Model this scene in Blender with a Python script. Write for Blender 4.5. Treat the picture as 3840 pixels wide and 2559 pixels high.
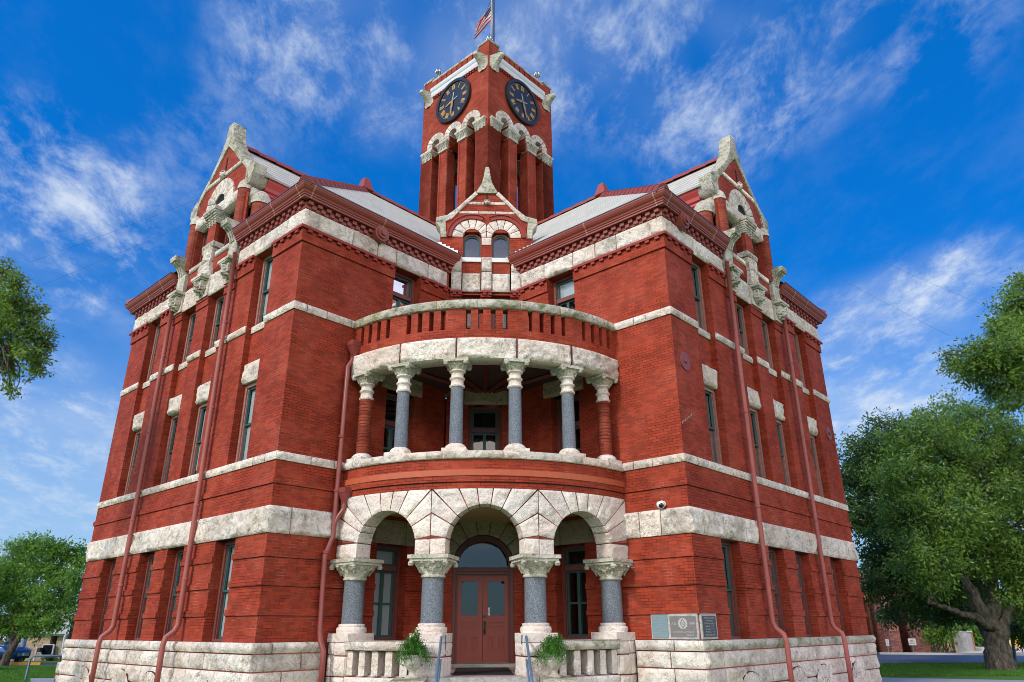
import bpy, bmesh, math, random
import numpy as np
from mathutils import Vector, Matrix
rng = np.random.default_rng(7); random.seed(7)
for o in list(bpy.data.objects): bpy.data.objects.remove(o)
SC = bpy.context.scene; COL = SC.collection
PI = math.pi; H = math.sqrt(.5); R_ = math.radians
# ------------------------------------------------------------------ camera
CAM = np.array([-0.0865, -29.2803, 0.2744]); PIT, YAW, ROLL, FPX = .37887, .0468, -.00464, 2696.78
def cam_axes():
    s, c = math.sin, math.cos
    fw = np.array([s(YAW)*c(PIT), c(YAW)*c(PIT), s(PIT)]); rt = np.array([c(YAW), -s(YAW), 0]); up = np.cross(rt, fw)
    return fw, rt*c(ROLL)+up*s(ROLL), -rt*s(ROLL)+up*c(ROLL)
FW, RT, UP = cam_axes()
cd = bpy.data.cameras.new('camera'); cam = bpy.data.objects.new('camera', cd); COL.objects.link(cam)
cd.sensor_width = 36; cd.lens = FPX/3840*36; cd.clip_end = 3000; cd.clip_start = .1
cam.matrix_world = Matrix(((RT[0], UP[0], -FW[0], CAM[0]), (RT[1], UP[1], -FW[1], CAM[1]), (RT[2], UP[2], -FW[2], CAM[2]), (0, 0, 0, 1)))
SC.camera = cam; SC.render.engine = 'CYCLES'; SC.cycles.filter_width = .95
def look(u, v):                      # a direction from the viewpoint, used to find the bearings of the clouds
    d = FW+RT*(u-1920)/FPX-UP*(v-1279.5)/FPX
    return d/np.linalg.norm(d)
# ------------------------------------------------------------------ exposure, sun, sky
SC.view_settings.view_transform = 'Standard'; SC.view_settings.look = 'None'; SC.view_settings.gamma = 1; SC.view_settings.exposure = 0.0
SUN_AZ, SUN_EL = R_(228), R_(38)     # azimuth clockwise from +y: the sun stands behind the viewer's left shoulder
sd = np.array([math.sin(SUN_AZ)*math.cos(SUN_EL), math.cos(SUN_AZ)*math.cos(SUN_EL), math.sin(SUN_EL)])
sl = bpy.data.lights.new('sun', 'SUN'); sl.energy = 2.6; sl.angle = R_(9); sl.color = (1, .95, .87)
so = bpy.data.objects.new('sun', sl); COL.objects.link(so); so.rotation_euler = Vector(sd).to_track_quat('Z', 'Y').to_euler()

class NT:                            # small node-tree helper
    def __init__(s, tree): s.t = tree; s.n = tree.nodes; s.l = tree.links
    def add(s, kind, **kw):
        n = s.n.new(kind)
        for k, v in kw.items():
            if hasattr(n, k): setattr(n, k, v)
        return n
    def put(s, sock, v):
        if hasattr(v, 'is_output'): s.l.new(v, sock)
        elif isinstance(v, (tuple, list)) and len(v) == 3 and sock.type == 'RGBA': sock.default_value = (*v, 1)
        else: sock.default_value = v
    def math(s, op, a, b=0., c=0., clamp=False):
        n = s.add('ShaderNodeMath', operation=op, use_clamp=clamp)
        for i, v in enumerate((a, b, c)): s.put(n.inputs[i], v)
        return n.outputs[0]
    def mix(s, f, a, b, mode='MIX'):
        n = s.add('ShaderNodeMix', data_type='RGBA', blend_type=mode); s.put(n.inputs[0], f); s.put(n.inputs[6], a); s.put(n.inputs[7], b)
        return n.outputs[2]
    def ramp(s, f, *stops):
        n = s.add('ShaderNodeMapRange', interpolation_type='SMOOTHSTEP'); s.put(n.inputs[0], f)
        for i, v in enumerate(stops): n.inputs[i+1].default_value = v
        return n.outputs[0]
    def noise(s, vec, scale, detail=4, rough=.55, dist=0.):
        n = s.add('ShaderNodeTexNoise'); s.put(n.inputs['Vector'], vec); n.inputs['Scale'].default_value = scale
        n.inputs['Detail'].default_value = detail; n.inputs['Roughness'].default_value = rough; n.inputs['Distortion'].default_value = dist
        return n.outputs[0]
    def mapping(s, vec, scale=(1, 1, 1), loc=(0, 0, 0), rot=(0, 0, 0)):
        n = s.add('ShaderNodeMapping'); s.put(n.inputs[0], vec); n.inputs[1].default_value = loc; n.inputs[2].default_value = rot; n.inputs[3].default_value = scale
        return n.outputs[0]
    def vmath(s, op, a, b):
        n = s.add('ShaderNodeVectorMath', operation=op); s.put(n.inputs[0], a); s.put(n.inputs[1], b)
        return n

wd = bpy.data.worlds.new('World'); SC.world = wd; wd.use_nodes = True
def build_world():
    w = NT(wd.node_tree); w.n.clear()
    out = w.add('ShaderNodeOutputWorld'); bg = w.add('ShaderNodeBackground'); w.l.new(bg.outputs[0], out.inputs[0])
    sky = w.add('ShaderNodeTexSky', sky_type='NISHITA'); sky.sun_disc = False; sky.sun_elevation = SUN_EL; sky.sun_rotation = SUN_AZ
    sky.air_density = 1.; sky.dust_density = .6; sky.ozone_density = 2.
    tc = w.add('ShaderNodeTexCoord'); d = tc.outputs['Generated']
    sep = w.add('ShaderNodeSeparateXYZ'); w.l.new(d, sep.inputs[0])
    # deep polarised blue on the side away from the sun, paler towards the horizon
    hs = w.add('ShaderNodeHueSaturation'); hs.inputs['Saturation'].default_value = 1.45; hs.inputs['Value'].default_value = 1.; w.l.new(sky.outputs[0], hs.inputs['Color'])
    base = w.mix(.55, w.mix(1., hs.outputs[0], SKY_TINT, 'MULTIPLY'), (.003, .178, .64))
    zz = w.math('MAXIMUM', sep.outputs[2], 0.02)
    k = w.math('DIVIDE', 1., w.math('ADD', zz, .22))
    comb = w.add('ShaderNodeCombineXYZ'); w.l.new(w.math('MULTIPLY', sep.outputs[0], k), comb.inputs[0]); w.l.new(w.math('MULTIPLY', sep.outputs[1], k), comb.inputs[1])
    p = comb.outputs[0]
    soft = w.noise(w.mapping(p, (1., .8, 1), rot=(0, 0, .5)), 3.2, 6, .6, .15)
    fine = w.noise(w.mapping(p, (1.5, .9, 1), loc=(3, 1, 0), rot=(0, 0, .85)), 7.5, 10, .7, .25)
    wisp = w.ramp(w.math('ADD', w.math('MULTIPLY', soft, .5), w.math('MULTIPLY', fine, .5)), .44, .70, 0., .9)
    veil = w.ramp(w.noise(p, 1.7, 4, .55, .4), .40, .72, 0., 1.)
    total = None
    for (u, v, size, gain) in CLOUDS:
        c = look(u, v); dt = w.vmath('DOT_PRODUCT', d, tuple(c)).outputs['Value']
        m = w.math('MULTIPLY', w.ramp(dt, math.cos(size), 1., 0., 1.), gain)
        total = m if total is None else w.math('ADD', total, m)
    total = w.math('MINIMUM', total, 1.)
    cl = w.math('ADD', w.math('MULTIPLY', wisp, w.math('ADD', total, .05)), w.math('MULTIPLY', w.math('MULTIPLY', veil, total), .30), clamp=True)
    hz = w.math('MULTIPLY', w.ramp(sep.outputs[2], .0, .44, .75, 0.), w.ramp(sep.outputs[1], -.15, .3, .1, 1.))
    back = w.math('MULTIPLY', w.math('MULTIPLY', w.ramp(sep.outputs[1], .12, -.35, 0., .9), w.ramp(sep.outputs[2], .08, .22, .12, 1.)), w.ramp(sep.outputs[2], .30, .54, 1., .10))   # unseen warm fill glow added to the sky behind the viewer
    col = w.mix(cl, base, (.74, .83, .95))
    col = w.mix(hz, col, (.50, .66, .88))
    col = w.mix(back, col, (4.1, 3.62, 3.2))
    w.put(bg.inputs[0], col); bg.inputs[1].default_value = 1.
SKY_TINT = (.10*.16, .10*1.42, .10*2.05)
CLOUDS = [(1500, 150, .17, .8), (1120, 100, .13, .7), (1950, 200, .15, .6), (2300, 150, .16, .8), (2650, 400, .13, .9), (2900, 220, .13, .7), (3450, 60, .12, .5),
          (150, 740, .14, 1.1), (330, 830, .09, 1.), (200, 1010, .08, 1.2), (60, 1650, .13, 1.3), (280, 1780, .11, 1.2), (60, 2010, .14, 1.4), (3300, 1330, .12, 1.2), (3500, 1230, .11, 1.2), (3650, 1130, .1, 1.), (3150, 1480, .10, .9), (3250, 1600, .1, .9),
          (700, 620, .10, .3), (1000, 330, .10, .4), (3550, 1900, .14, .7), (480, 1000, .1, .3)]
build_world()
# ------------------------------------------------------------------ materials
MATS = {}
def new_mat(name):
    m = bpy.data.materials.new(name); m.use_nodes = True; t = NT(m.node_tree); MATS[name] = m
    return m, t, t.n['Principled BSDF']
def bump(t, b, h, strength, dist=.02):
    n = t.add('ShaderNodeBump'); n.inputs['Strength'].default_value = strength; n.inputs['Distance'].default_value = dist
    t.put(n.inputs['Height'], h); t.l.new(n.outputs[0], b.inputs['Normal'])
def plain(name, col, rough=.6, metal=0., var=.12, scale=6., bmp=0., spec=.5):
    m, t, b = new_mat(name); pos = t.add('ShaderNodeNewGeometry').outputs['Position']
    n = t.noise(pos, scale, 5, .6); k = t.math('ADD', t.math('MULTIPLY', n, 2*var), 1-var)
    cc = t.add('ShaderNodeCombineXYZ')
    for i in range(3): t.l.new(k, cc.inputs[i])
    t.put(b.inputs['Base Color'], t.mix(1., col, cc.outputs[0], 'MULTIPLY')); b.inputs['Roughness'].default_value = rough; b.inputs['Metallic'].default_value = metal
    b.inputs['Specular IOR Level'].default_value = spec
    if bmp: bump(t, b, t.noise(pos, scale*4, 6, .65), bmp)
    return m
def brick_mat(name, c1, c2, mortar, grime=.6, row=.0685, width=.222, light=.55):
    m, t, b = new_mat(name); uv = t.add('ShaderNodeUVMap').outputs[0]; pos = t.add('ShaderNodeNewGeometry').outputs['Position']
    br = t.add('ShaderNodeTexBrick'); t.l.new(uv, br.inputs[0]); br.offset = .5
    for k, v in (('Scale', 1.), ('Mortar Size', .0045), ('Mortar Smooth', .2), ('Bias', 0.), ('Brick Width', width), ('Row Height', row)): br.inputs[k].default_value = v
    br.inputs['Color1'].default_value = (*c1, 1); br.inputs['Color2'].default_value = (*c2, 1); br.inputs['Mortar'].default_value = (0, 0, 0, 1)
    big = t.noise(pos, .55, 4, .6); mid = t.noise(pos, 2.3, 5, .6)
    streak = t.noise(t.mapping(uv, (2.2, 14., 1)), 1., 4, .65)
    base = br.outputs['Color']
    tone = t.add('ShaderNodeCombineXYZ'); kk = t.math('ADD', t.math('MULTIPLY', big, .7), t.math('ADD', t.math('MULTIPLY', mid, .5), .40))
    for i in range(3): t.l.new(kk, tone.inputs[i])
    base = t.mix(1., base, tone.outputs[0], 'MULTIPLY')
    dk = t.math('MULTIPLY', t.ramp(streak, .58, .75, 0., 1.), t.ramp(t.noise(pos, .9, 3), .46, .62, 0., grime))
    base = t.mix(dk, base, (.055, .012, .008))
    wh = t.math('MULTIPLY', t.ramp(t.noise(pos, 3.5, 6, .7), .60, .80, 0., .16), 1.)
    base = t.mix(wh, base, (c1[0]*1.5, c1[1]*2.6, c1[2]*3.2))
    mf = t.math('MULTIPLY', br.outputs['Fac'], t.ramp(t.noise(pos, 1.6, 4, .7), .36, .66, .22, 1.))
    mc = t.mix(t.ramp(t.noise(pos, 1.1, 3), .42, .6, 0., 1.), (c2[0]*.45, c2[1]*.5, c2[2]*.5), mortar)
    base = t.mix(t.math('MULTIPLY', mf, light+.1), base, mc)
    run = t.noise(t.mapping(uv, (5., .22, 1)), 1., 5, .65); base = t.mix(t.ramp(run, .55, .78, 0., .32), base, (.10, .016, .010))
    t.put(b.inputs['Base Color'], base); b.inputs['Roughness'].default_value = .7; b.inputs['Specular IOR Level'].default_value = .18
    h = t.math('ADD', t.math('MULTIPLY', br.outputs['Fac'], -.7), t.math('MULTIPLY', t.noise(uv, 40, 4, .6), .5))
    bump(t, b, h, .3, .008)
    return m
def stone_mat(name, light, warm, dark, moss=None, mossamt=.0, pit=.35, darkamt=.5):
    m, t, b = new_mat(name); pos = t.add('ShaderNodeNewGeometry').outputs['Position']
    n1 = t.noise(pos, .8, 5, .6); n2 = t.noise(pos, 4.5, 8, .68, .4); n3 = t.noise(pos, 17, 6, .7)
    c = t.mix(t.ramp(n1, .36, .64, 0., 1.), light, warm)
    c = t.mix(t.math('MULTIPLY', t.ramp(n2, .53, .72, 0., 1.), darkamt), c, dark)
    c = t.mix(t.math('MULTIPLY', t.ramp(n3, .57, .72, 0., 1.), pit), c, (dark[0]*.5, dark[1]*.5, dark[2]*.45))
    rdg = t.math('ABSOLUTE', t.math('SUBTRACT', t.noise(pos, 6.5, 5, .62, .8), .5)); c = t.mix(t.math('MULTIPLY', t.ramp(rdg, .0, .04, .6, 0.), t.ramp(t.noise(pos, 2.2, 3), .42, .6, 0., 1.)), c, (dark[0]*.6, dark[1]*.58, dark[2]*.52))
    isl = t.add('ShaderNodeNewGeometry').outputs['Random Per Island']; c = t.mix(1., c, t.mix(isl, (.84, .83, .83), (1.06, 1.04, 1.01)), 'MULTIPLY')
    if moss: c = t.mix(t.math('MULTIPLY', t.ramp(t.noise(pos, 1.9, 7, .7, .6), .47, .64, 0., 1.), mossamt), c, moss)
    t.put(b.inputs['Base Color'], c); b.inputs['Roughness'].default_value = .85; b.inputs['Specular IOR Level'].default_value = .25
    vo = t.add('ShaderNodeTexVoronoi', feature='F1'); t.put(vo.inputs['Vector'], pos); vo.inputs['Scale'].default_value = 9
    h = t.math('ADD', t.math('MULTIPLY', t.noise(pos, 11, 9, .72), 1.), t.math('MULTIPLY', vo.outputs['Distance'], .35))
    bump(t, b, h, 1., .05)
    return m
brick_mat('brick', (.375, .048, .020), (.24, .032, .0145), (.60, .24, .18))
brick_mat('brick_tower', (.36, .050, .020), (.23, .033, .015), (.62, .28, .20), grime=.4, light=.7, row=.085, width=.25)
brick_mat('brick_rough', (.30, .058, .028), (.20, .030, .018), (.42, .20, .13), grime=.3, row=.085, width=.3, light=.8)
plain('brick_plain', (.27, .028, .016), .65, var=.25, scale=3, bmp=.2)
plain('terracotta', (.43, .085, .032), .6, var=.2, scale=8, bmp=.2)
plain('mortar', (.20, .042, .030), .8)
stone_mat('stone', (.86, .80, .74), (.76, .64, .555), (.22, .20, .175), (.19, .185, .14), .38, .65, .8)
stone_mat('stone_arcade', (.88, .82, .765), (.80, .67, .59), (.40, .37, .34), None, 0, .35, .45)
stone_mat('stone_mossy', (.61, .585, .52), (.53, .49, .39), (.13, .125, .10), (.15, .165, .06), .8, .7, .9)
stone_mat('stone_carved', (.64, .63, .56), (.56, .52, .43), (.15, .145, .12), (.18, .19, .10), .28, .8, .85)
stone_mat('stone_smooth', (.66, .61, .54), (.60, .52, .44), (.35, .33, .28), None, 0, .1, .3)
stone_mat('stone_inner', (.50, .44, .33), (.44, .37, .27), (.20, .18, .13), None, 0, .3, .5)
stone_mat('concrete', (.50, .49, .47), (.46, .44, .42), (.30, .30, .29), None, 0, .15, .3)
def granite():
    m, t, b = new_mat('granite'); pos = t.add('ShaderNodeNewGeometry').outputs['Position']
    v = t.add('ShaderNodeTexVoronoi', feature='F1'); t.put(v.inputs['Vector'], pos); v.inputs['Scale'].default_value = 95
    n = t.noise(pos, 75, 3, .7); s = t.add('ShaderNodeSeparateColor'); t.l.new(v.outputs['Color'], s.inputs[0])
    c = t.mix(t.ramp(s.outputs[0], .35, .8, 0., 1.), (.085, .10, .115), (.23, .26, .285)); c = t.mix(t.ramp(n, .55, .7, 0., .7), c, (.03, .034, .045))
    t.put(b.inputs['Base Color'], c); b.inputs['Roughness'].default_value = .32
granite()
def slate():
    m, t, b = new_mat('slate'); uv = t.add('ShaderNodeUVMap').outputs[0]; pos = t.add('ShaderNodeNewGeometry').outputs['Position']
    br = t.add('ShaderNodeTexBrick'); t.l.new(uv, br.inputs[0])
    for k, v in (('Scale', 1.), ('Mortar Size', .006), ('Mortar Smooth', .1), ('Bias', 0.), ('Brick Width', .42), ('Row Height', .40)): br.inputs[k].default_value = v
    br.inputs['Color1'].default_value = (.54, .52, .45, 1); br.inputs['Color2'].default_value = (.43, .42, .37, 1); br.inputs['Mortar'].default_value = (.2, .2, .2, 1)
    sp = t.add('ShaderNodeSeparateXYZ'); t.l.new(uv, sp.inputs[0])
    fr = t.math('FRACT', t.math('DIVIDE', sp.outputs[1], .40)); ln = t.ramp(fr, .70, .88, 0., 1.)
    c = t.mix(t.math('MULTIPLY', t.noise(t.mapping(pos, (1, 1, .4)), 2.5, 6, .7), .6), br.outputs['Color'], (.62, .60, .52)); c = t.mix(t.math('MULTIPLY', ln, .52), c, (.05, .05, .05))
    t.put(b.inputs['Base Color'], c); b.inputs['Roughness'].default_value = .75; b.inputs['Specular IOR Level'].default_value = .15
slate()
plain('red_metal', (.27, .058, .043), .42, var=.15, scale=2.5)
plain('red_seam', (.42, .22, .17), .6)
plain('red_ridge', (.28, .055, .045), .5, var=.22, scale=5)
plain('red_panel', (.40, .040, .036), .5, var=.12)
plain('pipe_pink', (.32, .082, .066), .55, var=.3, scale=2.2)
plain('pipe_brown', (.25, .055, .045), .4, var=.18, scale=3)
plain('casing', (.17, .050, .040), .55, var=.35, scale=9)
plain('casing_worn', (.34, .16, .13), .7, var=.4, scale=7)
plain('door_paint', (.30, .052, .032), .42, var=.1, scale=4)
plain('door_trim', (.15, .028, .02), .42, var=.12, scale=4)
plain('teal', (.030, .085, .085), .45, var=.2)
plain('blind', (.66, .68, .70), .8, var=.06)
plain('dark', (.012, .011, .011), .8)
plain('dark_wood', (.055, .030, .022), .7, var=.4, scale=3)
plain('white_metal', (.66, .68, .72), .4, var=.06)
plain('white_paint', (.74, .74, .73), .5, var=.08)
plain('soffit', (.46, .38, .17), .6, var=.1)
plain('clock_rim', (.016, .016, .017), .35)
plain('clock_dial', (.008, .015, .035), .4, var=.1)
plain('gold', (.62, .36, .09), .45, var=.1)
plain('hand_gold', (.33, .20, .085), .5)
plain('steel', (.42, .43, .45), .3, .85, var=.2, scale=20)
plain('pole_metal', (.10, .11, .13), .35, .6)
plain('rail_blue', (.085, .145, .215), .45, var=.15)
plain('rubber', (.010, .009, .012), .7, var=.4, scale=30, bmp=.3)
plain('porch_tile', (.34, .25, .24), .35, var=.25, scale=3)
plain('brass', (.06, .045, .028), .4, .7)
plain('black_glass', (.01, .012, .014), .08)
plain('plaque_blue', (.17, .25, .28), .6, var=.25, scale=25)
plain('plaque_grey', (.17, .155, .155), .7, var=.4, scale=60)
plain('plaque_dark', (.075, .085, .10), .6, var=.3, scale=50)
plain('letter_pale', (.40, .39, .39), .7)
plain('letter_faint', (.30, .37, .39), .7)
plain('paper', (.78, .80, .84), .8)
plain('ink', (.05, .06, .12), .7)
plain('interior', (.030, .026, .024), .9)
plain('wire', (.05, .06, .08), .5)
def glass(name, tint, refl):
    m, t, b = new_mat(name); out = t.n['Material Output']; t.n.remove(b)
    tr = t.add('ShaderNodeBsdfTransparent'); tr.inputs[0].default_value = (*tint, 1); gl = t.add('ShaderNodeBsdfGlossy'); gl.inputs['Roughness'].default_value = .015
    lw = t.add('ShaderNodeFresnel'); lw.inputs[0].default_value = 1.5; f = t.math('ADD', t.math('MULTIPLY', lw.outputs[0], 1.), refl, clamp=True)
    geo = t.add('ShaderNodeNewGeometry'); bp = t.add('ShaderNodeBump'); bp.inputs['Strength'].default_value = .05; bp.inputs['Distance'].default_value = .05; t.put(bp.inputs['Height'], t.noise(geo.outputs['Position'], 1.6, 2)); t.l.new(bp.outputs[0], gl.inputs['Normal'])
    mx = t.add('ShaderNodeMixShader'); t.put(mx.inputs[0], f); t.l.new(tr.outputs[0], mx.inputs[1]); t.l.new(gl.outputs[0], mx.inputs[2]); t.l.new(mx.outputs[0], out.inputs[0])
glass('glass', (.72, .78, .80), .045)
glass('glass_sky', (.25, .30, .34), .16)
def leafmat(name, dark, light, trans=.35, gloss=.35):
    m, t, b = new_mat(name); out = t.n['Material Output']
    g = t.add('ShaderNodeNewGeometry'); n = t.ramp(t.noise(g.outputs['Position'], 1.5, 4), .42, .62, 0., 1.)
    f = t.math('ADD', t.math('MULTIPLY', g.outputs['Random Per Island'], .5), t.math('MULTIPLY', n, .5), clamp=True)
    c = t.mix(f, dark, light); t.put(b.inputs['Base Color'], c); b.inputs['Roughness'].default_value = gloss; b.inputs['Specular IOR Level'].default_value = .45
    tl = t.add('ShaderNodeBsdfTranslucent'); t.put(tl.inputs[0], t.mix(.5, c, (light[0]*1.4, light[1]*1.5, light[2]*.8)))
    mx = t.add('ShaderNodeMixShader'); mx.inputs[0].default_value = trans; t.l.new(b.outputs[0], mx.inputs[1]); t.l.new(tl.outputs[0], mx.inputs[2]); t.l.new(mx.outputs[0], out.inputs[0])
leafmat('leaf_oak', (.020, .075, .018), (.25, .39, .06), .38, .38)
leafmat('leaf_oak_dark', (.02, .06, .02), (.12, .21, .045))
leafmat('leaf_bright', (.05, .14, .025), (.22, .40, .05), .45)
leafmat('leaf_far', (.045, .12, .03), (.17, .32, .06), .4)
leafmat('leaf_fern', (.030, .12, .012), (.10, .27, .03), .3)
def bark():
    m, t, b = new_mat('bark'); pos = t.add('ShaderNodeNewGeometry').outputs['Position']; mp = t.mapping(pos, (1, 1, .25)); n = t.noise(mp, 9, 8, .7)
    t.put(b.inputs['Base Color'], t.mix(t.ramp(n, .35, .68, 0., 1.), (.035, .027, .021), (.17, .145, .11))); b.inputs['Roughness'].default_value = .9; bump(t, b, n, 1., .08)
bark()
def lawn():
    m, t, b = new_mat('lawn'); pos = t.add('ShaderNodeNewGeometry').outputs['Position']
    c = t.mix(t.noise(pos, .5, 5, .6), (.05, .16, .012), (.11, .30, .022)); c = t.mix(t.math('MULTIPLY', t.noise(pos, 14, 5, .7), .6), c, (.03, .085, .012))
    t.put(b.inputs['Base Color'], c); b.inputs['Roughness'].default_value = .9; bump(t, b, t.noise(pos, 30, 4, .7), 1., .05)
lawn()
leafmat('grass_blade', (.04, .13, .012), (.12, .29, .03), .35, .6)
def asphalt():
    m, t, b = new_mat('asphalt'); pos = t.add('ShaderNodeNewGeometry').outputs['Position']
    n = t.noise(t.mapping(pos, (.15, 1.4, 1), rot=(0, 0, .96)), 1.0, 4, .6)
    t.put(b.inputs['Base Color'], t.mix(n, (.040, .058, .095), (.075, .105, .155))); b.inputs['Roughness'].default_value = .55; bump(t, b, t.noise(pos, 60, 3), .3)  # blue of the reflected sky is tinted into the base colour
asphalt()
plain('pavement', (.33, .33, .36), .8, var=.15, scale=1.5)
plain('kerb_pale', (.50, .47, .43), .8, var=.15, scale=2)
plain('kerb_yellow', (.60, .33, .04), .7, var=.2, scale=3)
brick_mat('tan_brick', (.52, .38, .26), (.45, .32, .22), (.50, .42, .34), grime=.05, light=.6)
plain('orange_panel', (.66, .30, .13), .7, var=.1)  # this and orange_brick are lightened to stand in for sun on the shaded wall
brick_mat('orange_brick', (.52, .22, .11), (.42, .16, .085), (.45, .27, .2), grime=.1, light=.3)
brick_mat('mottled_brick', (.52, .19, .12), (.20, .10, .12), (.45, .28, .22), grime=.1, light=.4, row=.09, width=.28)
plain('pale_cladding', (.55, .58, .60), .5, var=.06)
plain('tan_panel', (.46, .25, .10), .7, var=.1)
plain('car_blue', (.010, .060, .19), .16, .25, var=.03)
plain('car_white', (.60, .63, .66), .25, var=.03)
plain('chrome', (.6, .6, .62), .2, .9)
plain('sign_blue', (.05, .09, .28), .5)
plain('sign_red', (.42, .03, .04), .5)
plain('yellow_box', (.72, .38, .02), .45, var=.08)
plain('cream_box', (.62, .44, .18), .6)
plain('flag_red', (.55, .02, .04), .7)
plain('flag_white', (.8, .78, .8), .7)
plain('flag_blue', (.018, .025, .10), .7)
# ------------------------------------------------------------------ geometry helpers
G = -1.45                                                              # ground level (0 = top of the stone base)
A, W, C = 12.25, 5.48, 7.046
DX, YC, PR, PY = .06, -8.857, 4.79, -7.99                              # centre line, corner wall, porch radius and centre
def hsh(ix, iy, iz):
    n = (ix*374761393+iy*668265263+iz*2147483647) & 0xffffffff
    n = ((n ^ (n >> 13))*1274126177) & 0xffffffff
    return ((n ^ (n >> 16)) & 0xffff)/65535.
def vnoise(x, y, z):
    ix, iy, iz = (np.floor(q).astype(np.int64) for q in (x, y, z)); fx, fy, fz = x-ix, y-iy, z-iz
    fx, fy, fz = (q*q*(3-2*q) for q in (fx, fy, fz)); r = 0
    for a in (0, 1):
        for b in (0, 1):
            for c in (0, 1):
                r = r+hsh(ix+a, iy+b, iz+c)*(fx if a else 1-fx)*(fy if b else 1-fy)*(fz if c else 1-fz)
    return r
def fbm(x, y, z, o=4):
    r, a, s = 0, .5, 1.
    for i in range(o): r = r+a*vnoise(x*s+i*17.3, y*s+i*9.1, z*s); a *= .55; s *= 2.1
    return r
def P(f, u, z, d): return f(np.asarray(u, float), np.asarray(z, float), np.asarray(d, float))
def wab(a, b, z, sw):
    if sw: a, b = b, a
    return np.stack(np.broadcast_arrays((b-a)*H, -(a+b)*H, z), -1)
def f_end(sw): return lambda u, z, d: wab(A+d, u, z, sw)
def f_inn(sw): return lambda u, z, d: wab(u, W+d, z, sw)
def f_out(sw): return lambda u, z, d: wab(u, -W-d, z, sw)
def f_cor(u, z, d): return np.stack(np.broadcast_arrays(u+DX, YC-d, z), -1)
def f_por(u, z, d): return np.stack(np.broadcast_arrays(DX+(PR+d)*np.sin(u/PR), PY-(PR+d)*np.cos(u/PR), z), -1)
def f_tow(k):
    nx, tx = [((-H, -H), (H, -H)), ((H, -H), (-H, -H)), ((H, H), (H, -H)), ((-H, H), (-H, -H))][k]
    return lambda u, z, d: np.stack(np.broadcast_arrays(.115+nx[0]*(2.258+d)+tx[0]*u, nx[1]*(2.258+d)+tx[1]*u, z), -1)
def f_xyz(u, z, d): return np.stack(np.broadcast_arrays(u, d, z), -1)    # plain world axes: u = x, d = y

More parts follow.
